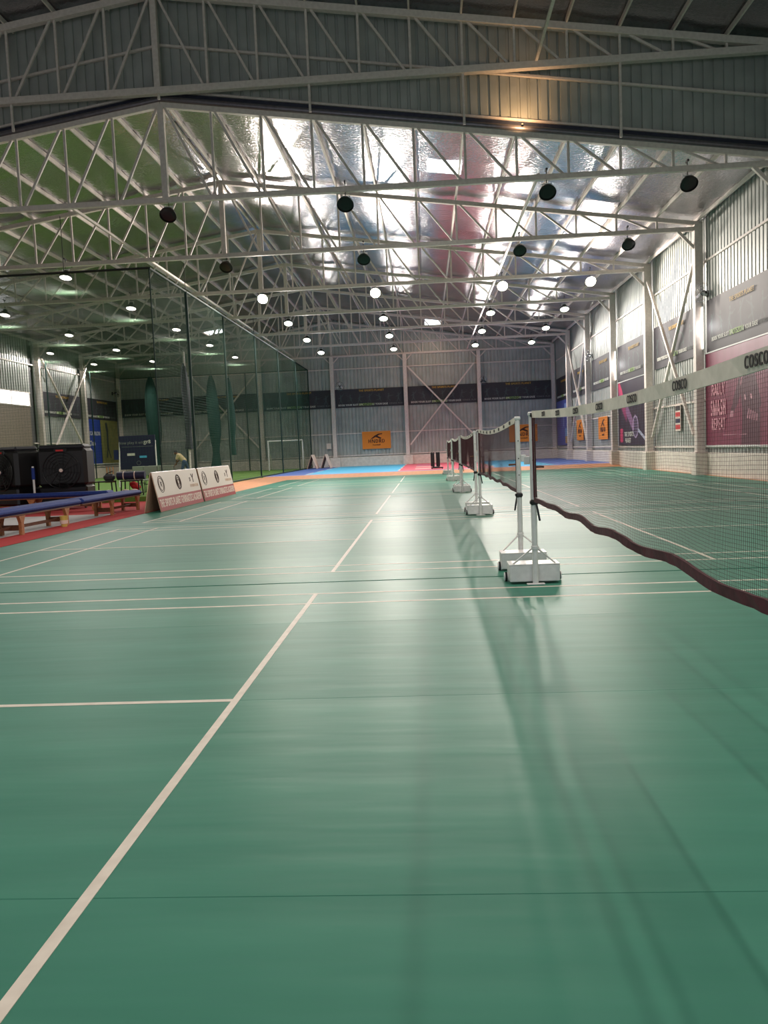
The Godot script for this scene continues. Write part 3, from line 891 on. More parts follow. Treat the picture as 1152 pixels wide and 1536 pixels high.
# ---------------------------------------------------------------- banners and signs
func build_banners() -> void:
	var wall := Basis(Vector3.UP, -PI / 2)
	var head := quad_sheet(5.45, 1.62, 22, 6, 0.02, 3)
	var names := ["above the maroon poster", "behind the crossed braces", "above the racket poster", "above the wider orange banner", "behind the far crossed braces", "above the blue poster"]
	for i in 6:
		var t := thing("sports_banner", "long dark sports banner %s" % names[i], "banner", P(8.13, 4.72, 16.6 + BAY * (i + 0.5)), -PI / 2, "dark sports banners")
		part(t, "sheet", head, M.print_banner)
		banner_text(t)
	var endw := quad_sheet(4.8, 1.28, 20, 5, 0.03, 9)
	var names2 := ["in the corner behind the navy board", "behind the gathered nets", "across the edge of the net cage", "above the single orange banner on the end wall", "behind the crossed braces of the end wall", "above the orange banner by the far corner"]
	for i in 6:
		var t := thing("end_wall_banner", "dark sports banner on the end wall, %s" % names2[i], "banner", P(RIDGE + 5.1 * (i - 2.5), 4.9, 51.94), 0.0, "dark end wall banners")
		part(t, "sheet", endw, M.print_banner)
		banner_text(t)
	for i in [0, 1]:
		var t := thing("sports_banner", "dark green shaded banner on the shutter side wall, %s" % ["behind the braces", "above the blue poster there"][i], "banner", P(-22.84, 4.7, 43.2 + BAY * i), PI / 2, "dark sports banners")
		part(t, "sheet", quad_sheet(5.4, 1.4, 20, 5, 0.03, 14), M.print_banner)
		banner_text(t)
	# posters below
	var p := thing("maroon_poster", "tall maroon poster of a player with stacked pink words", "poster", P(8.09, 2.4, 16.6 + BAY * 0.5), -PI / 2)
	part(p, "sheet", quad_sheet(5.5, 2.9, 20, 10, 0.02, 4), M.print_maroon)
	part(p, "top_batten", box(Vector3(5.5, 0.04, 0.02), 0.004), M.white_paint, Vector3(0, 1.47, 0.01))
	part(p, "bottom_batten", box(Vector3(5.5, 0.06, 0.03), 0.004), M.white_paint, Vector3(0, -1.47, 0.01))
	var row := [["SERVE", 0.84], ["RALLY", 0.26], ["SMASH", -0.30], ["REPEAT", -0.80]]
	for q in row:
		var big := 0.4 if q[0] == "SMASH" else 0.3
		part(p, "lettering", letters(q[0], big), M.pink_text, Vector3(-1.62, q[1], 0.02), Basis.from_scale(Vector3(0.92 * 0.3 / big * (5.0 / q[0].length()), 1.15, 1)))
	p = thing("racket_poster", "dark poster of a racket with a pink streak", "poster", P(8.09, 2.42, 16.6 + BAY * 2.5), -PI / 2)
	part(p, "sheet", quad_sheet(5.3, 2.85, 18, 9, 0.02, 6), M.print_racket)
	part(p, "top_batten", box(Vector3(5.3, 0.04, 0.02), 0.004), M.white_paint, Vector3(0, 1.45, 0.01))
	write_on(p, "THE SPORTS", 0.2, M.pale_text, Vector3(-0.7, -0.95, 0.02))
	write_on(p, "PLANET", 0.2, M.pale_text, Vector3(-0.9, -1.23, 0.02))
	p = thing("blue_poster", "tall blue violet poster by the far corner column", "poster", P(8.09, 2.5, 16.6 + BAY * 5.5), -PI / 2)
	part(p, "sheet", quad_sheet(5.2, 2.95, 16, 8, 0.02, 7), M.print_blue)
	# orange banners
	var spots := [["wide orange banner alone on the end wall", P(-4.43, 1.93, 51.9), 0.0, 2.0, 1.22], ["orange banner on the end wall seen past the net posts", P(5.8, 1.97, 51.9), 0.0, 1.95, 1.2], ["orange banner under the plain grey wall, next the racket poster", P(8.08, 1.87, 37.3), -PI / 2, 2.1, 1.15], ["orange banner under the far crossed braces", P(8.08, 1.9, 43.4), -PI / 2, 2.0, 1.2]]
	for q in spots:
		p = thing("orange_banner", q[0], "banner", q[1], q[2], "orange banners")
		part(p, "sheet", box(Vector3(q[3], q[4], 0.012), 0.003), M.orange)
		part(p, "emblem", extrude([Vector2(-0.42, 0.08), Vector2(-0.3, 0.09), Vector2(-0.06, 0.21), Vector2(0.28, 0.07), Vector2(0.36, 0.13), Vector2(0.08, 0.28), Vector2(0.2, 0.36), Vector2(0.42, 0.40), Vector2(0.4, 0.45), Vector2(0.14, 0.43), Vector2(-0.12, 0.31)], 0.008), M.orange_ink, Vector3(0, 0, 0.006))
		write_on(p, "HNDRD", 0.24, M.orange_ink, Vector3(0, -0.08, 0.01))
		write_on(p, "Football", 0.1, M.orange_ink, Vector3(0, -0.34, 0.01))
		part(p, "hanging_rail", box(Vector3(q[3], 0.03, 0.03), 0.004), M.steel, Vector3(0, q[4] / 2, -0.01))
	p = thing("wall_sign", "small upright red and white sign among the crossed braces", "sign", P(8.1, 1.95, 25.2), -PI / 2)
	part(p, "panel", box(Vector3(0.62, 0.95, 0.012), 0.003), M.board_white)
	for k in 4:
		part(p, "print_block", box(Vector3(0.5, 0.16, 0.006), 0.001), [M.ink, M.red_sign, M.navy, M.red_sign][k], Vector3(0, 0.34 - 0.225 * k, 0.008))
	p = thing("wall_box", "small white switch box on the end wall beside the column", "switch box", P(-7.8, 1.62, 51.93))
	part(p, "case", box(Vector3(0.34, 0.4, 0.12), 0.01), M.white_paint)
	part(p, "door", box(Vector3(0.3, 0.36, 0.02), 0.006), M.board_white, Vector3(0, 0, 0.06))
	# side wall posters by the cage
	p = thing("blue_sponsor_poster", "tall royal blue poster with white words behind the cage", "poster", P(-22.79, 2.55, 47.5), PI / 2)
	part(p, "sheet", box(Vector3(2.2, 2.95, 0.012), 0.003), M.banner_blue)
	write_on(p, "DECATHLON", 0.25, M.pale_text, Vector3(0, 0.55, 0.01), Basis.IDENTITY, 1.0)
	write_on(p, "Club", 0.3, M.pale_text, Vector3(-0.3, -0.1, 0.01))
	part(p, "bottle_print", extrude([Vector2(0, 0), Vector2(0.16, 0), Vector2(0.16, 0.35), Vector2(0.1, 0.5), Vector2(0.04, 0.5), Vector2(0, 0.35)], 0.006), M.lime, Vector3(-0.15, -1.1, 0.006))
	part(p, "bottom_batten", box(Vector3(2.3, 0.05, 0.03), 0.004), M.white_paint, Vector3(0, -1.47, 0.01))
	p = thing("cricket_poster", "olive poster of a dark cricketer in the cage corner", "poster", P(-22.79, 2.55, 50.15), PI / 2)
	part(p, "sheet", quad_sheet(2.9, 2.95, 8, 8, 0.015, 2), M.print_cricket)
	part(p, "bottom_batten", box(Vector3(3.0, 0.05, 0.03), 0.004), M.white_paint, Vector3(0, -1.47, 0.01))

func banner_text(t: Node3D) -> void:
	write_on(t, "THE SPORTS PLANET", 0.13, M.gold, Vector3(0.15, 0.5, 0.03))
	write_on(t, "BOOK YOUR SLOT ON", 0.12, M.pale_text, Vector3(-1.35, -0.46, 0.03))
	write_on(t, "SPOTSZON", 0.15, M.lime, Vector3(-0.22, -0.46, 0.03))
	write_on(t, "AT YOUR EASE", 0.12, M.pale_text, Vector3(0.72, -0.46, 0.03))
	write_on(t, "FITNESS  PLAY", 0.1, M.grey_text, Vector3(1.85, -0.46, 0.03))

# ---------------------------------------------------------------- wall fans
func make_fan(label: String, at: Vector3, yaw: float, m: Material) -> void:
	var t := thing("wall_fan", label, "fan", at, yaw, "wall fans")
	part(t, "wall_bracket", box(Vector3(0.1, 0.22, 0.1), 0.01), M.black, Vector3(0, 0, -0.28))
	pipe(t, "arm", Vector3(0, 0, -0.26), Vector3(0, 0.02, -0.08), 0.025, M.black)
	part(t, "motor", lathe([Vector2(0, -0.12), Vector2(0.07, -0.11), Vector2(0.09, 0.0), Vector2(0.07, 0.04), Vector2(0, 0.05)], 16), M.black, Vector3(0, 0.02, -0.02), Basis(Vector3.RIGHT, PI / 2))
	for k in 3:
		var e := TAU * k / 3.0
		part(t, "blade", box(Vector3(0.11, 0.2, 0.012), 0.004), m, Vector3(sin(e) * 0.15, 0.02 + cos(e) * 0.15, 0.05), Basis(Vector3.BACK, -e) * Basis(Vector3.UP, 0.4))
	var st := start()
	for ring in [[0.30, 0.0], [0.30, 0.1], [0.2, 0.12], [0.1, 0.13]]:
		for k in 24:
			var a := TAU * k / 24.0
			var b := TAU * (k + 1) / 24.0
			put_tube(st, Vector3(cos(a) * ring[0], sin(a) * ring[0] + .02, ring[1]), Vector3(cos(b) * ring[0], sin(b) * ring[0] + .02, ring[1]), 0.006, 4, -1.0, false)
	for k in 20:
		var a := TAU * k / 20.0
		put_tube(st, Vector3(cos(a) * 0.06, sin(a) * 0.06 + .02, 0.13), Vector3(cos(a) * 0.3, sin(a) * 0.3 + .02, 0.08), 0.004, 4, -1.0, false)
	part(t, "guard", st.commit(), M.chrome)

# ---------------------------------------------------------------- cage
func netting(a: Vector3, u: Vector3, v: Vector3, cell: float, wide: float) -> Mesh:
	# flat cords along u and v over the parallelogram at a
	var st := start()
	var nu := int(u.length() / cell)
	var nv := int(v.length() / cell)
	for i in nu + 1: put_tube(st, a + u * i / nu, a + u * i / nu + v, wide, 3, -1.0, false)
	for j in nv + 1: put_tube(st, a + v * j / nv, a + v * j / nv + u, wide, 3, -1.0, false)
	return st.commit()

func build_cage() -> void:
	var x0 := -22.3
	var x1 := -9.0
	var d0 := 19.8
	var d1 := 51.4
	var h := 6.95
	var t := thing("net_cage", "tall dark green net cage around the turf pitch", "net cage")
	for d in [23.4, 28.4, 34.3, 40.2, 46.1, d1]:
		pipe(t, "post", P(x1, 0.15, d), P(x1, h, d), 0.055 if d < 24 else 0.04, M.cage_post)
	for d in [40.2, 46.1]:
		pipe(t, "post", P(x0 + 0.1, 0.15, d), P(x0 + 0.1, h, d), 0.04, M.cage_post)
	for x in [-13.4, -17.8]:
		pipe(t, "post", P(x, 0.15, d1), P(x, h, d1), 0.04, M.cage_post)
	pipe(t, "top_rail", P(x1, h, d0), P(x1, h, d1), 0.04, M.cage_post)
	pipe(t, "top_rail", P(x0, h, d0), P(x1, h, d0), 0.035, M.black)
	pipe(t, "top_rail", P(x0, h, d1), P(x1, h, d1), 0.035, M.cage_post)
	pipe(t, "bottom_rail", P(x1, 0.19, 23.4), P(x1, 0.19, d1), 0.03, M.cage_post)
	pipe(t, "edge_rope", P(x1, 0.4, d0), P(x1, h, d0), 0.02, M.cage_post)
	for d in [23.4, 34.3]:
		pipe(t, "hanger_rope", P(x1, h, d), P(x1, 7.9, d), 0.012, M.black, 6)
	pipe(t, "hanger_rope", P(-11.6, h, d0), P(-11.6, 8.6, d0), 0.012, M.black, 6)
	stuff(part(t, "side_netting", netting(P(x1, 0.2, d0), P(0, 0, d1 - d0), Vector3(0, h - 0.2, 0), 0.09, 0.0022), M.cage))
	stuff(part(t, "front_netting", netting(P(x0, 1.2, d0), Vector3(x1 - x0, 0, 0), Vector3(0, h - 1.2, 0), 0.09, 0.0014), M.cage))
	stuff(part(t, "roof_netting", netting(P(x0, h, d0), Vector3(x1 - x0, 0, 0), P(0, 0, d1 - d0), 0.09, 0.003), M.cage_top_lit))
	stuff(part(t, "back_netting", netting(P(x0, 0.2, d1), Vector3(x1 - x0, 0, 0), Vector3(0, h - 0.2, 0), 0.09, 0.005), M.cage))
	# gathered curtains of netting and padded posts
	var curtains := [["gathered green net curtain beside the navy board", -19.1, 48.5, 0.25, 6.7, 0.42], ["gathered green net curtain narrowing to a tied waist", -15.0, 48.5, 0.3, 6.6, 0.36], ["slim gathered green net curtain by the goal", -12.6, 43.5, 1.3, 5.9, 0.2]]
	for q in curtains:
		var o := thing("net_curtain", q[0], "net curtain", P(q[1], 0, q[2]), 0.0, "gathered net curtains")
		part(o, "folds", curtain(q[3], q[4], q[5]), M.bundle)
		pipe(o, "tie_rope", Vector3(0, q[4] - 0.05, 0), Vector3(0, 6.95, 0), 0.015, M.cage_post)
	var pad := thing("padded_post", "tall post wrapped in dark grey padding", "padded post", P(-13.6, 0.15, 38.0))
	pipe(pad, "post", Vector3.ZERO, Vector3(0, 6.7, 0), 0.05, M.steel)
	part(pad, "padding", curtain(1.55, 6.1, 0.2), M.pad)

func curtain(y0: float, y1: float, r: float) -> Mesh:
	var st := start()
	var seg := 22
	var rows := 16
	var at := func(i: int, j: int) -> Vector3:
		var v := float(j) / rows
		var e := TAU * i / seg
		var waist := 1.0 - 0.45 * exp(-pow((v - 0.2) * 7.0, 2)) - 0.75 * pow(v, 8.0)
		var rad := r * waist * (1.0 + 0.16 * (1 if i % 2 else -1) + 0.05 * sin(e * 3 + v * 6))
		return Vector3(cos(e) * rad + 0.04 * sin(v * 5), lerpf(y0, y1, v), sin(e) * rad)
	for i in seg:
		for j in rows:
			for q in [[0, 0], [1, 1], [1, 0], [0, 0], [0, 1], [1, 1]]:
				st.set_smooth_group(0)
				st.add_vertex(at.call((i + q[0]) % seg, j + q[1]))
	st.generate_normals()
	return st.commit()

# ---------------------------------------------------------------- things beside the courts
func build_boards() -> void:
	for k in 2:
		var d := 14.42 + k * 3.76
		var t := thing("a_frame_board", "white and red A-frame board, %s" % ["the one next to the blue bench", "the one next to the orange floor"][k], "board", P(-7.47, 0, d), 0.0, "A-frame boards by the court")
		var lean := 0.2
		for s in [1.0, -1.0]:
			# panel from the ridge down to the floor, on either side
			var turn := Basis(Vector3.UP, PI / 2) * Basis(Vector3.RIGHT, -lean) if s > 0 else Basis(Vector3.UP, -PI / 2) * Basis(Vector3.RIGHT, -lean)
			var mid := Vector3(s * 0.105, 0.475, -1.84)
			var pn := part(t, "panel", box(Vector3(3.62, 0.96, 0.018), 0.003), M.ply, mid, turn)
			if s < 0: continue
			part(pn, "white_face", box(Vector3(3.6, 0.60, 0.004), 0.001), M.board_white, Vector3(0, 0.175, 0.011))
			part(pn, "red_face", box(Vector3(3.6, 0.34, 0.004), 0.001), M.board_red, Vector3(0, -0.3, 0.011))
			part(pn, "lettering", letters("THE SPORTS PLANET GYMNASTICS ACADEMY", 0.15), M.cream, Vector3(0, -0.285, 0.014), Basis.from_scale(Vector3(0.78, 1.25, 1)))
			for q in [[-1.35, 0.0], [0.0, 1.0]]:
				var st := start()
				for rr in ([0.2, 0.155] if q[1] == 0.0 else [0.19, 0.165, 0.12, 0.07]):
					for j in 28:
						var a := TAU * j / 28.0
						var b := TAU * (j + 1) / 28.0
						put_tube(st, Vector3(cos(a), sin(a), 0) * rr, Vector3(cos(b), sin(b), 0) * rr, 0.009 if q[1] == 0.0 else 0.011, 4, -1.0, false)
				part(pn, "round_emblem", st.commit(), M.orange_ink, Vector3(q[0], 0.18, 0.013))
			part(pn, "emblem_figure", extrude([Vector2(-0.05, -0.07), Vector2(0.0, -0.02), Vector2(0.05, -0.08), Vector2(0.03, 0.02), Vector2(0.08, 0.06), Vector2(0.0, 0.05), Vector2(-0.04, 0.09), Vector2(-0.03, 0.0)], 0.003), M.orange_ink, Vector3(-1.35, 0.18, 0.013))
			part(pn, "emblem_figure", extrude([Vector2(-0.03, -0.12), Vector2(0.03, -0.12), Vector2(0.03, 0.0), Vector2(0.12, 0.1), Vector2(0.07, 0.12), Vector2(0.0, 0.04), Vector2(-0.07, 0.12), Vector2(-0.12, 0.1), Vector2(-0.03, 0.0)], 0.003), M.orange_ink, Vector3(1.28, 0.24, 0.013))
			part(pn, "lettering", letters("IF", 0.1), M.orange_ink, Vector3(1.02, 0.2, 0.014))
			part(pn, "lettering", letters("FOUNDATION", 0.08), M.ply, Vector3(1.28, 0.03, 0.014))
		part(t, "ridge_hinge", rod(0.014, 3.6, 8), M.galvanised, Vector3(0, 0.945, -1.84))
	# small leaning boards by the cage end
	for k in 2:
		var t := thing("leaning_board", "pale board folded as a tent by the cage corner, %s" % ["beside the net", "beside the plinth"][k], "board", P(-8.6 + 0.85 * k, 0.15, 49.2 + 0.5 * k), 0.0, "boards by the cage end")
		for s in [-1.0, 1.0]:
			part(t, "panel", box(Vector3(0.03, 0.98, 1.4), 0.004), M.ply if s < 0 else M.cream, Vector3(s * 0.16, 0.47, 0), Basis(Vector3.BACK, s * 0.33))
		part(t, "red_edge", box(Vector3(0.03, 0.16, 1.42), 0.003), M.board_red, Vector3(0.27, 0.14, 0), Basis(Vector3.BACK, 0.33))

func bench(label: String, at: Vector3, yaw: float, length: float, legs: Array) -> void:
	# along -z from at; trestles at the given distances
	var t := thing("padded_bench", label, "bench", at, yaw, "blue padded benches")
	part(t, "padded_top", box(Vector3(0.46, 0.12, length), 0.045), M.blue_pad, Vector3(0, 0.435, -length / 2))
	part(t, "top_board", box(Vector3(0.4, 0.03, length - 0.06), 0.004), M.wood_dark, Vector3(0, 0.36, -length / 2))
	for z in legs:
		for s in [-1.0, 1.0]:
			part(t, "leg", extrude([Vector2(-0.045, 0), Vector2(0.045, 0), Vector2(0.045, 0.22), Vector2(0.11, 0.345), Vector2(-0.11, 0.345), Vector2(-0.045, 0.22)], 0.06), M.wood, Vector3(s * 0.19 - 0.03, 0, -z), Basis(Vector3.UP, PI / 2))
		part(t, "cross_board", box(Vector3(0.34, 0.1, 0.025), 0.004), M.wood_dark, Vector3(0, 0.13, -z))
	for i in legs.size() - 1:
		beam(t, "stretcher", Vector3(0, 0.13, -legs[i]), Vector3(0, 0.13, -legs[i + 1]), 0.03, 0.06, M.wood_dark)

func build_side() -> void:
	bench("long blue padded bench with wooden trestles along the red carpet edge", P(-8.48, 0.006, 7.2), 0.0, 5.2, [0.8, 2.7, 4.5])
	bench("shorter blue padded bench ending beside the A-frame board", P(-8.48, 0.006, 12.45), 0.0, 3.5, [1.6, 3.25])
	bench("blue padded bench standing before the two black air coolers", P(-9.2, 0.006, 16.3), PI / 2, 5.0, [0.4, 2.05, 4.4])
	var cup := thing("yellow_tumbler", "small yellow tumbler standing on the carpet by the bench", "tumbler", P(-8.18, 0.006, 11.35))
	part(cup, "body", lathe([Vector2(0, 0), Vector2(0.055, 0), Vector2(0.075, 0.2), Vector2(0.078, 0.2), Vector2(0.08, 0.215), Vector2(0.068, 0.215), Vector2(0.05, 0.01), Vector2(0, 0.01)], 24), M.yellow)
	part(cup, "band", lathe([Vector2(0.063, 0.06), Vector2(0.071, 0.06), Vector2(0.077, 0.13), Vector2(0.069, 0.13)], 24), M.cream)
	cooler("black air cooler with round grille, facing the courts", P(-10.95, 0.006, 17.6), 0.12)
	cooler("black air cooler turned aside, beside the roller shutter", P(-12.5, 0.006, 17.75), -0.5)
	var pole := thing("striped_pole", "white pole with a blue sleeve between the two coolers", "pole", P(-11.5, 0.006, 16.8))
	pipe(pole, "shaft", Vector3.ZERO, Vector3(0, 1.2, 0), 0.03, M.white_paint)
	pipe(pole, "sleeve", Vector3(0, 0.85, 0), Vector3(0, 1.16, 0), 0.045, M.blue_pad)
	part(pole, "foot", lathe([Vector2(0, 0), Vector2(0.16, 0), Vector2(0.15, 0.03), Vector2(0.04, 0.05), Vector2(0.0, 0.05)], 20), M.black)
	# gear stands
	for k in 2:
		var t := thing("gear_stand", "low black metal stand %s" % ["with shoes, nearer the coolers", "carrying a navy roll and red cloth"][k], "stand", P(-11.0 + 0.85 * k, 0.006, 20.3), 0.1, "black stands by the turf")
		for s in [-1.0, 1.0]:
			for z in [-0.22, 0.22]:
				pipe(t, "leg", Vector3(s * 0.29, 0, z), Vector3(s * 0.26, 0.62, z), 0.022, M.black, 8)
		for y in [0.24, 0.62]:
			for z in [-0.22, 0.22]:
				pipe(t, "rail", Vector3(-0.29, y, z), Vector3(0.29, y, z), 0.02, M.black, 8)
		part(t, "shelf", box(Vector3(0.56, 0.03, 0.44), 0.005), M.black, Vector3(0, 0.25, 0))
	for k in 4:
		var t := thing("shoe", "pale sports shoe on the low black stand %s" % ["beside the tyre", "beside the bag", "under the red cloth", "under the navy roll"][k], "shoe", P(-11.13 + [0.0, 0.3, 0.85, 1.12][k], 0.274, 20.1), 0.4, "shoes on the black stands")
		part(t, "upper", lathe([Vector2(0, 0.02), Vector2(0.05, 0.02), Vector2(0.052, 0.05), Vector2(0.03, 0.09), Vector2(0, 0.1)], 14), M.cream, Vector3.ZERO, Basis.from_scale(Vector3(2.4, 1, 1)))
		part(t, "sole", lathe([Vector2(0, 0), Vector2(0.056, 0), Vector2(0.056, 0.022), Vector2(0, 0.022)], 14), M.board_white, Vector3.ZERO, Basis.from_scale(Vector3(2.45, 1, 1)))
	var roll := thing("navy_roll", "navy rolled mat with two white straps lying across the stand", "rolled mat", P(-10.15, 0.785, 20.3), 0.1)
	part(roll, "mat", rod(0.13, 0.85, 20), M.navy, Vector3.ZERO, Basis(Vector3.UP, PI / 2))
	for x in [-0.22, 0.12]: part(roll, "strap", rod(0.134, 0.03, 20), M.cream, Vector3(x, 0, 0), Basis(Vector3.UP, PI / 2))
	var cloth := thing("red_cloth", "crumpled red cloth hanging under the navy roll", "cloth", P(-10.1, 0.275, 20.4))
	part(cloth, "folds", curtain(0.0, 0.32, 0.13), M.red_cloth)
	var bag := thing("dark_bag", "dark bag leaning on the low black stand", "bag", P(-10.85, 0.65, 20.3), 0.3)
	part(bag, "body", box(Vector3(0.34, 0.22, 0.26), 0.07), M.pad, Vector3(0, 0.1, 0))
	pipe(bag, "handle", Vector3(-0.1, 0.21, 0), Vector3(0.12, 0.3, 0.03), 0.016, M.black)
	# stacked chairs before the navy board
	for k in 4:
		chair("pale green plastic chair with a black frame, %s" % ["back row, away from the court", "back row, court side", "front row, away from the court", "front row, court side"][k], P((-10.9 if k < 2 else -10.0) + (k % 2) * 0.56, 0.15 if k < 2 else 0.155, 22.8 if k < 2 else 21.4), PI + 0.05)
	var nb := thing("navy_board", "large navy printed board on a white frame", "board", P(-12.95, 0.15, 28.6), 0.05)
	part(nb, "panel", box(Vector3(1.5, 1.4, 0.05), 0.008), M.navy, Vector3(0, 1.42, 0))
	for s in [-1.0, 1.0]: pipe(nb, "leg", Vector3(s * 0.8, 0, 0.15), Vector3(s * 0.74, 1.9, -0.02), 0.025, M.white_paint)
	write_on(nb, "Now play it with", 0.1, M.grey_text, Vector3(-0.2, 1.82, 0.03))
	write_on(nb, "gr8", 0.14, M.pale_text, Vector3(0.42, 1.84, 0.03))
	part(nb, "white_label", box(Vector3(0.32, 0.1, 0.006), 0.001), M.pale_text, Vector3(-0.28, 1.34, 0.028))
	part(nb, "teal_label", box(Vector3(0.3, 0.09, 0.006), 0.001), M.tile_sky, Vector3(0.22, 1.23, 0.028))
	part(nb, "rule", box(Vector3(1.3, 0.012, 0.006), 0.001), M.grey_text, Vector3(0, 1.66, 0.028))
	part(nb, "ball_emblem", lathe([Vector2(0.075, 0), Vector2(0.09, 0), Vector2(0.09, 0.006), Vector2(0.075, 0.006)], 20), M.grey_text, Vector3(0.02, 0.98, 0.026), Basis(Vector3.RIGHT, PI / 2))
	# wickets
	var wk := thing("cricket_stumps", "set of three wooden cricket stumps on the turf", "stumps", P(-17.2, 0.15, 36.0))
	for k in 3: pipe(wk, "stump", Vector3(-0.16 + 0.16 * k, 0, 0), Vector3(-0.16 + 0.16 * k, 0.8, 0), 0.028, M.wood)
	part(wk, "base", box(Vector3(0.5, 0.06, 0.2), 0.01), M.wood_dark, Vector3(0, 0.03, 0))
	# goal
	var g := thing("football_goal", "small white football goal inside the net cage", "goal", P(-10.35, 0.15, 48.8))
	for s in [-1.0, 1.0]:
		pipe(g, "upright", Vector3(s * 1.15, 0, 0), Vector3(s * 1.15, 1.95, 0), 0.045, M.white_paint)
		pipe(g, "stay", Vector3(s * 1.15, 1.9, 0), Vector3(s * 1.15, 0.05, -1.0), 0.025, M.white_paint)
	pipe(g, "crossbar", Vector3(-1.19, 1.95, 0), Vector3(1.19, 1.95, 0), 0.045, M.white_paint)
	pipe(g, "ground_bar", Vector3(-1.15, 0.05, -1.0), Vector3(1.15, 0.05, -1.0), 0.025, M.white_paint)
	# upright black rolls on a trolley
	var tr := thing("black_trolley", "black upright frame trolley on the pink tiles", "trolley", P(-0.5, 0.15, 36.8))
	for q in [[-0.2, -0.3], [-0.12, 0.25], [0.08, -0.25], [0.16, 0.3]]:
		part(tr, "upright_roll", lathe([Vector2(0, 0.12), Vector2(0.05, 0.12), Vector2(0.055, 0.2), Vector2(0.055, 0.82), Vector2(0.03, 0.86), Vector2(0, 0.86)], 14), M.black, Vector3(q[0], 0, q[1]))
	for z in [-0.3, 0.3]:
		part(tr, "foot_bar", box(Vector3(0.62, 0.04, 0.07), 0.008), M.black, Vector3(0.06, 0.06, z))
		for s in [-1.0, 1.0]: part(tr, "castor", rod(0.03, 0.03, 12), M.rubber, Vector3(0.06 + s * 0.26, 0.03, z), Basis(Vector3.UP, PI / 2))
	part(tr, "shelf", box(Vector3(0.36, 0.03, 0.66), 0.004), M.dark_steel, Vector3(0, 0.1, 0))
	# roller shutter and the lit gap over it
	var sh := structure("door_1", "grey brown slatted roller shutter under a bright gap")
	for k in 44:
		part(sh, "shutter_slat", box(Vector3(0.03, 0.094, 11.6), 0.012), M.shutter, P(-22.92, 0.2 + 0.0975 * k, 33.7))
	part(sh, "bottom_bar", box(Vector3(0.06, 0.14, 11.6), 0.01), M.galvanised, P(-22.9, 0.1, 33.7))
	var wn := structure("window_1", "bright strip window over the roller shutter")
	for k in 6:
		part(wn, "window_pane", box(Vector3(0.02, 0.68, 1.86), 0.003), M.skylight, P(-22.93, 4.85, 28.85 + k * 1.93))
	for k in 7:
		part(wn, "mullion", box(Vector3(0.05, 0.72, 0.06), 0.004), M.steel, P(-22.9, 4.85, 27.9 + k * 1.93))
	for y in [4.48, 5.22]:
		part(wn, "frame_rail", box(Vector3(0.07, 0.06, 11.7), 0.006), M.steel, P(-22.9, y, 33.7))
	var l := AreaLight3D.new()
	l.name = "window_daylight"
	l.area_size = Vector2(11.0, 0.68)
	l.light_energy = 2.0
	l.light_color = Color(1.0, 0.98, 0.95)
	l.shadow_enabled = true
	wn.add_child(l)
	l.position = P(-22.85, 4.85, 33.7)
	l.rotation.y = -PI / 2
	make_fan("wall fan on the end wall column, with bright cage", P(-6.8, 5.72, 51.5), 0.0, M.white_paint)
	make_fan("black wall fan on the end wall by the crossed braces", P(3.1, 5.67, 51.5), 0.5, M.black)
	make_fan("wall fan on the column beside the maroon poster", P(7.95, 5.75, 22.1), -PI / 2 + 0.5, M.chrome)
	make_fan("wall fan on the column between the orange banners", P(7.95, 5.8, 39.8), -PI / 2 + 0.5, M.chrome)
	make_fan("glinting wall fan on the column beside the cricket poster", P(-22.3, 5.9, 50.6), PI / 2, M.chrome)

func chair(label: String, at: Vector3, yaw: float) -> void:
	var t := thing("plastic_chair", label, "chair", at, yaw, "pale chairs by the turf")
	part(t, "seat", box(Vector3(0.44, 0.03, 0.42), 0.012), M.seat, Vector3(0, 0.44, 0))
	part(t, "backrest", box(Vector3(0.44, 0.3, 0.03), 0.012), M.seat, Vector3(0, 0.74, 0.23), Basis(Vector3.RIGHT, 0.12))
	for s in [-1.0, 1.0]:
		pipe(t, "leg", Vector3(s * 0.22, 0, -0.19), Vector3(s * 0.2, 0.44, -0.17), 0.014, M.black, 8)
		pipe(t, "leg", Vector3(s * 0.22, 0, 0.22), Vector3(s * 0.22, 0.86, 0.25), 0.014, M.black, 8)
		pipe(t, "arm", Vector3(s * 0.24, 0.62, 0.2), Vector3(s * 0.24, 0.6, -0.16), 0.016, M.black, 8)
	pipe(t, "rail", Vector3(-0.21, 0.3, 0.21), Vector3(0.21, 0.3, 0.21), 0.012, M.black, 8)

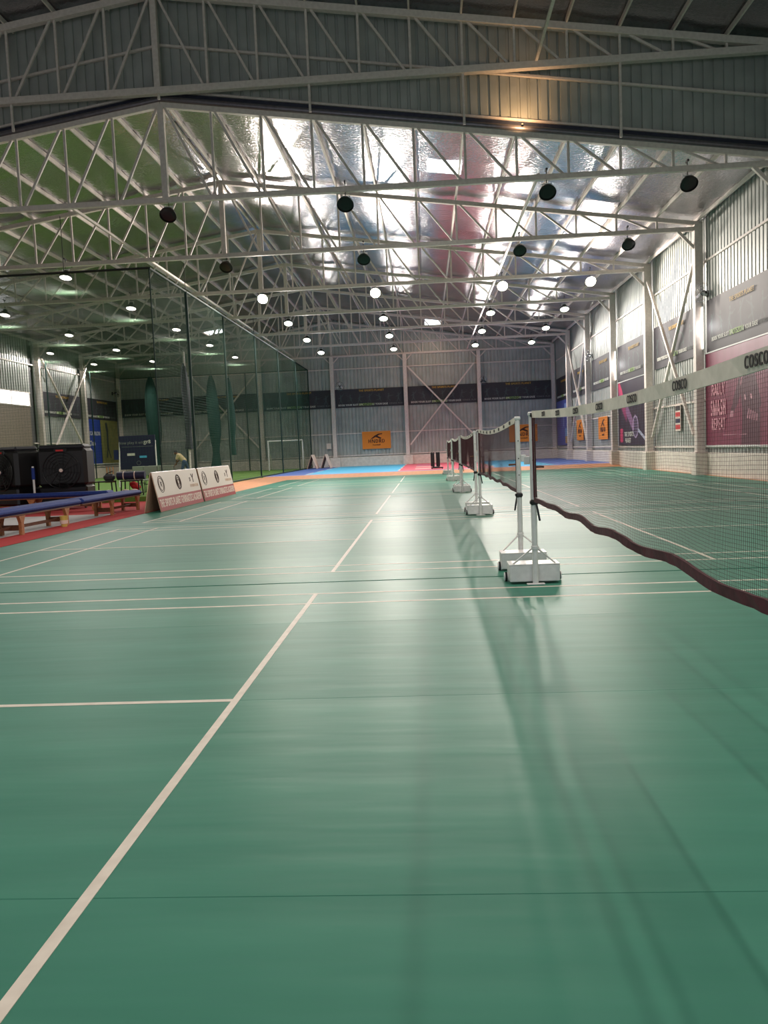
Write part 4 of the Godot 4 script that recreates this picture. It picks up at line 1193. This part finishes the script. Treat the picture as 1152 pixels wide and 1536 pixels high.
func cooler(label: String, at: Vector3, yaw: float) -> void:
	var t := thing("air_cooler", label, "air cooler", at, yaw, "black air coolers")
	part(t, "tank", box(Vector3(1.3, 0.5, 0.8), 0.05), M.black_gloss, Vector3(0, 0.38, 0))
	part(t, "cabinet", box(Vector3(1.34, 1.05, 0.8), 0.09), M.black, Vector3(0, 1.14, 0))
	part(t, "top_hood", box(Vector3(1.24, 0.14, 0.72), 0.06), M.dark_steel, Vector3(0, 1.69, 0))
	part(t, "control_panel", box(Vector3(0.36, 0.12, 0.03), 0.01), M.black_gloss, Vector3(0, 1.6, 0.4))
	part(t, "badge", box(Vector3(0.2, 0.045, 0.01), 0.003), M.red_sign, Vector3(-0.02, 1.6, 0.418))
	for rr in [0.5, 0.42, 0.34, 0.26, 0.18]:
		var st := start()
		for j in 32:
			var a := TAU * j / 32.0
			var b := TAU * (j + 1) / 32.0
			put_tube(st, Vector3(cos(a), sin(a), 0) * rr, Vector3(cos(b), sin(b), 0) * rr, 0.016 if rr > 0.45 else 0.008, 6, -1.0, false)
		part(t, "grille_ring", st.commit(), M.black_gloss, Vector3(0, 1.06, 0.42))
	for k in 12:
		var a := TAU * k / 12.0
		pipe(t, "grille_spoke", Vector3(cos(a) * 0.07, 1.06 + sin(a) * 0.07, 0.43), Vector3(cos(a + 0.35) * 0.49, 1.06 + sin(a + 0.35) * 0.49, 0.42), 0.007, M.black_gloss, 6)
	part(t, "hub", lathe([Vector2(0, 0), Vector2(0.075, 0), Vector2(0.07, 0.03), Vector2(0, 0.035)], 20), M.dark_steel, Vector3(0, 1.06, 0.43), Basis(Vector3.RIGHT, PI / 2))
	part(t, "hub_badge", lathe([Vector2(0, 0), Vector2(0.05, 0), Vector2(0.045, 0.01), Vector2(0, 0.012)], 16), M.cream, Vector3(0, 1.06, 0.462), Basis(Vector3.RIGHT, PI / 2))
	part(t, "level_strip", box(Vector3(0.18, 0.025, 0.01), 0.003), M.pale_text, Vector3(0.08, 0.45, 0.402))
	for x in [-0.55, 0.55]:
		for z in [-0.3, 0.3]:
			part(t, "castor", rod(0.06, 0.04, 14), M.rubber, Vector3(x, 0.06, z), Basis(Vector3.UP, PI / 2))
			part(t, "castor_fork", box(Vector3(0.06, 0.09, 0.06), 0.008), M.dark_steel, Vector3(x, 0.12, z))

# ---------------------------------------------------------------- the person
func field(bones: Array, p: Vector3, k: float) -> float:
	var s := 1e9
	for b in bones:
		var ab: Vector3 = b[1] - b[0]
		var t := clampf((p - b[0]).dot(ab) / maxf(ab.length_squared(), 1e-6), 0.0, 1.0)
		var dd: float = p.distance_to(b[0] + ab * t) - lerpf(b[2], b[3], t)
		var h := clampf(0.5 + 0.5 * (s - dd) / k, 0.0, 1.0)
		s = lerpf(s, dd, h) - k * h * (1.0 - h)
	return s

func nets_mesh(bones: Array, cell: float, k: float) -> Mesh:
	var lo := Vector3.ONE * 1e9
	var hi := -lo
	for b in bones:
		for j in 2:
			var r: float = b[2 + j]
			lo = lo.min(b[j] - Vector3.ONE * (r + 3 * cell))
			hi = hi.max(b[j] + Vector3.ONE * (r + 3 * cell))
	var n := Vector3i(((hi - lo) / cell).ceil())
	var val := PackedFloat32Array()
	val.resize((n.x + 1) * (n.y + 1) * (n.z + 1))
	var at := func(x: int, y: int, z: int) -> int: return (x * (n.y + 1) + y) * (n.z + 1) + z
	for x in n.x + 1:
		for y in n.y + 1:
			for z in n.z + 1:
				val[at.call(x, y, z)] = field(bones, lo + Vector3(x, y, z) * cell, k)
	var verts := {}
	for x in n.x:
		for y in n.y:
			for z in n.z:
				var sum := Vector3.ZERO
				var cnt := 0
				for e in [[0, 0, 0, 1, 0, 0], [0, 1, 0, 1, 1, 0], [0, 0, 1, 1, 0, 1], [0, 1, 1, 1, 1, 1], [0, 0, 0, 0, 1, 0], [1, 0, 0, 1, 1, 0], [0, 0, 1, 0, 1, 1], [1, 0, 1, 1, 1, 1], [0, 0, 0, 0, 0, 1], [1, 0, 0, 1, 0, 1], [0, 1, 0, 0, 1, 1], [1, 1, 0, 1, 1, 1]]:
					var va := val[at.call(x + e[0], y + e[1], z + e[2])]
					var vb := val[at.call(x + e[3], y + e[4], z + e[5])]
					if (va < 0) != (vb < 0):
						var t := va / (va - vb)
						sum += Vector3(x + lerpf(e[0], e[3], t), y + lerpf(e[1], e[4], t), z + lerpf(e[2], e[5], t))
						cnt += 1
				if cnt: verts[Vector3i(x, y, z)] = lo + sum / cnt * cell
	var st := start()
	st.set_smooth_group(0)
	for q in verts:
		for a in 3:
			var ax := Vector3i.ZERO
			ax[a] = 1
			var u := Vector3i.ZERO
			u[(a + 1) % 3] = 1
			var v := Vector3i.ZERO
			v[(a + 2) % 3] = 1
			if not (verts.has(q - u) and verts.has(q - v) and verts.has(q - u - v)): continue
			var i := val[at.call(q.x, q.y, q.z)]
			var j := val[at.call(q.x + ax.x, q.y + ax.y, q.z + ax.z)]
			if (i < 0) == (j < 0): continue
			var f := [verts[q], verts[q - u], verts[q - u - v], verts[q - v]]
			if i >= 0: f.reverse()
			for w in [0, 1, 2, 0, 2, 3]: st.add_vertex(f[w])
	st.generate_normals()
	return st.commit()

func build_person() -> void:
	var t := thing("person", "person in a yellow top and jeans bending over a long broom on the turf", "person", P(-15.6, 0.15, 43.5), 0.0)
	# bending forwards to -x
	var hip_l := Vector3(0.0, 0.86, 0.1)
	var hip_r := Vector3(0.0, 0.86, -0.1)
	var knee_l := Vector3(-0.12, 0.46, 0.12)
	var knee_r := Vector3(0.14, 0.46, -0.12)
	var foot_l := Vector3(-0.1, 0.06, 0.12)
	var foot_r := Vector3(0.26, 0.06, -0.12)
	var chest := Vector3(-0.3, 1.22, 0.0)
	var neck := Vector3(-0.42, 1.36, 0.0)
	var head := Vector3(-0.53, 1.44, 0.0)
	var hands := [Vector3(-0.48, 0.74, 0.07), Vector3(-0.42, 0.9, -0.05)]
	var elbows := [Vector3(-0.44, 0.98, 0.2), Vector3(-0.36, 1.0, -0.22)]
	var shoulders := [Vector3(-0.34, 1.28, 0.18), Vector3(-0.34, 1.28, -0.18)]
	var bones := [[Vector3(0, 0.92, 0), chest, 0.13, 0.15], [chest, neck, 0.09, 0.06], [neck, head, 0.06, 0.085], [head, head + Vector3(-0.03, -0.05, 0), 0.095, 0.075]]
	for k in 2:
		bones.append([shoulders[k], elbows[k], 0.055, 0.045])
		bones.append([elbows[k], hands[k], 0.043, 0.03])
		bones.append([hands[k], hands[k] + Vector3(-0.03, -0.05, 0), 0.034, 0.026])
		bones.append([chest, shoulders[k], 0.1, 0.07])
	for q in [[hip_l, knee_l, foot_l], [hip_r, knee_r, foot_r]]:
		bones.append([q[0], q[1], 0.1, 0.065])
		bones.append([q[1], q[2], 0.062, 0.042])
		bones.append([q[2], q[2] + Vector3(-0.15, -0.02, 0), 0.042, 0.036])
	var body := part(t, "body", nets_mesh(bones, 0.022, 0.03), M.skin)
	var top := [[Vector3(-0.02, 0.94, 0), chest, 0.152, 0.168], [chest, Vector3(-0.37, 1.31, 0), 0.12, 0.09]]
	for k in 2:
		top.append([chest, shoulders[k], 0.115, 0.085])
		top.append([shoulders[k], shoulders[k].lerp(elbows[k], 0.7), 0.075, 0.068])
	part(t, "shirt", nets_mesh(top, 0.024, 0.03), M.shirt)
	var legs := [[hip_l, hip_r, 0.13, 0.13]]
	for q in [[hip_l, knee_l, foot_l], [hip_r, knee_r, foot_r]]:
		legs.append([q[0], q[1], 0.118, 0.082])
		legs.append([q[1], q[2] + Vector3(0, 0.05, 0), 0.08, 0.07])
	part(t, "trousers", nets_mesh(legs, 0.024, 0.03), M.jeans)
	part(t, "hair", nets_mesh([[head + Vector3(0.02, 0.035, 0), head + Vector3(-0.02, 0.045, 0), 0.1, 0.09]], 0.02, 0.02), M.hair)
	for s in [-1.0, 1.0]: part(body, "ear", lathe([Vector2(0, -0.03), Vector2(0.016, 0), Vector2(0, 0.03)], 8), M.skin, head + Vector3(0, -0.02, s * 0.092))
	part(body, "nose", lathe([Vector2(0, -0.02), Vector2(0.014, -0.01), Vector2(0, 0.03)], 8), M.skin, head + Vector3(-0.1, -0.05, 0), Basis(Vector3.BACK, 0.5))
	var br := thing("broom", "long wooden broom held by the bending person", "broom", P(-15.6, 0.15, 43.5))
	pipe(br, "handle", Vector3(-0.38, 1.02, 0.0), Vector3(-0.95, 0.12, 0.02), 0.018, M.wood)
	part(br, "brush_head", box(Vector3(0.12, 0.1, 0.4), 0.02), M.wood_dark, Vector3(-0.98, 0.07, 0.02))

# ----------------------------------------------------------------
func _ready() -> void:
	rng.seed = 11
	# camera
	var cam := Camera3D.new()
	cam.name = "camera"
	cam.fov = rad_to_deg(2.0 * atan(768.0 / 1191.9))
	cam.near = 0.05
	cam.far = 300.0
	add_child(cam)
	var yaw := -0.05688
	var pitch := -0.07907
	var roll := -0.04235
	var fwd := Vector3(sin(yaw) * cos(pitch), sin(pitch), -cos(yaw) * cos(pitch))
	var right := Vector3(cos(yaw), 0, sin(yaw))
	var up := right.cross(fwd)
	var r2 := right * cos(roll) + up * sin(roll)
	var u2 := up * cos(roll) - right * sin(roll)
	cam.transform = Transform3D(Basis(r2, u2, -fwd), EYE)
	cam.current = true
	# air outside, and daylight through the open door behind the camera
	var e := Environment.new()
	e.background_mode = Environment.BG_COLOR
	e.background_color = Color(0.80, 0.88, 1.0)
	e.background_energy_multiplier = 1.0
	e.tonemap_mode = Environment.TONE_MAPPER_LINEAR
	e.tonemap_exposure = 1.1
	e.sdfgi_enabled = true
	e.ssao_enabled = true
	e.ssil_enabled = true
	var we := WorldEnvironment.new()
	we.name = "surroundings"
	we.environment = e
	add_child(we)
	var door := AreaLight3D.new()
	door.name = "door_daylight"
	door.area_size = Vector2(15.8, 5.4)
	door.light_energy = 26.0
	door.light_color = Color(1.0, 0.96, 0.94)
	door.shadow_enabled = true
	add_child(door)
	door.position = P(-4.0, 2.75, -13.95)
	make_materials()
	make_prints()
	build_floor()
	build_walls()
	build_roof()
	build_frames()
	build_lamps()
	build_nets()
	build_banners()
	build_cage()
	build_boards()
	build_side()
	build_person()
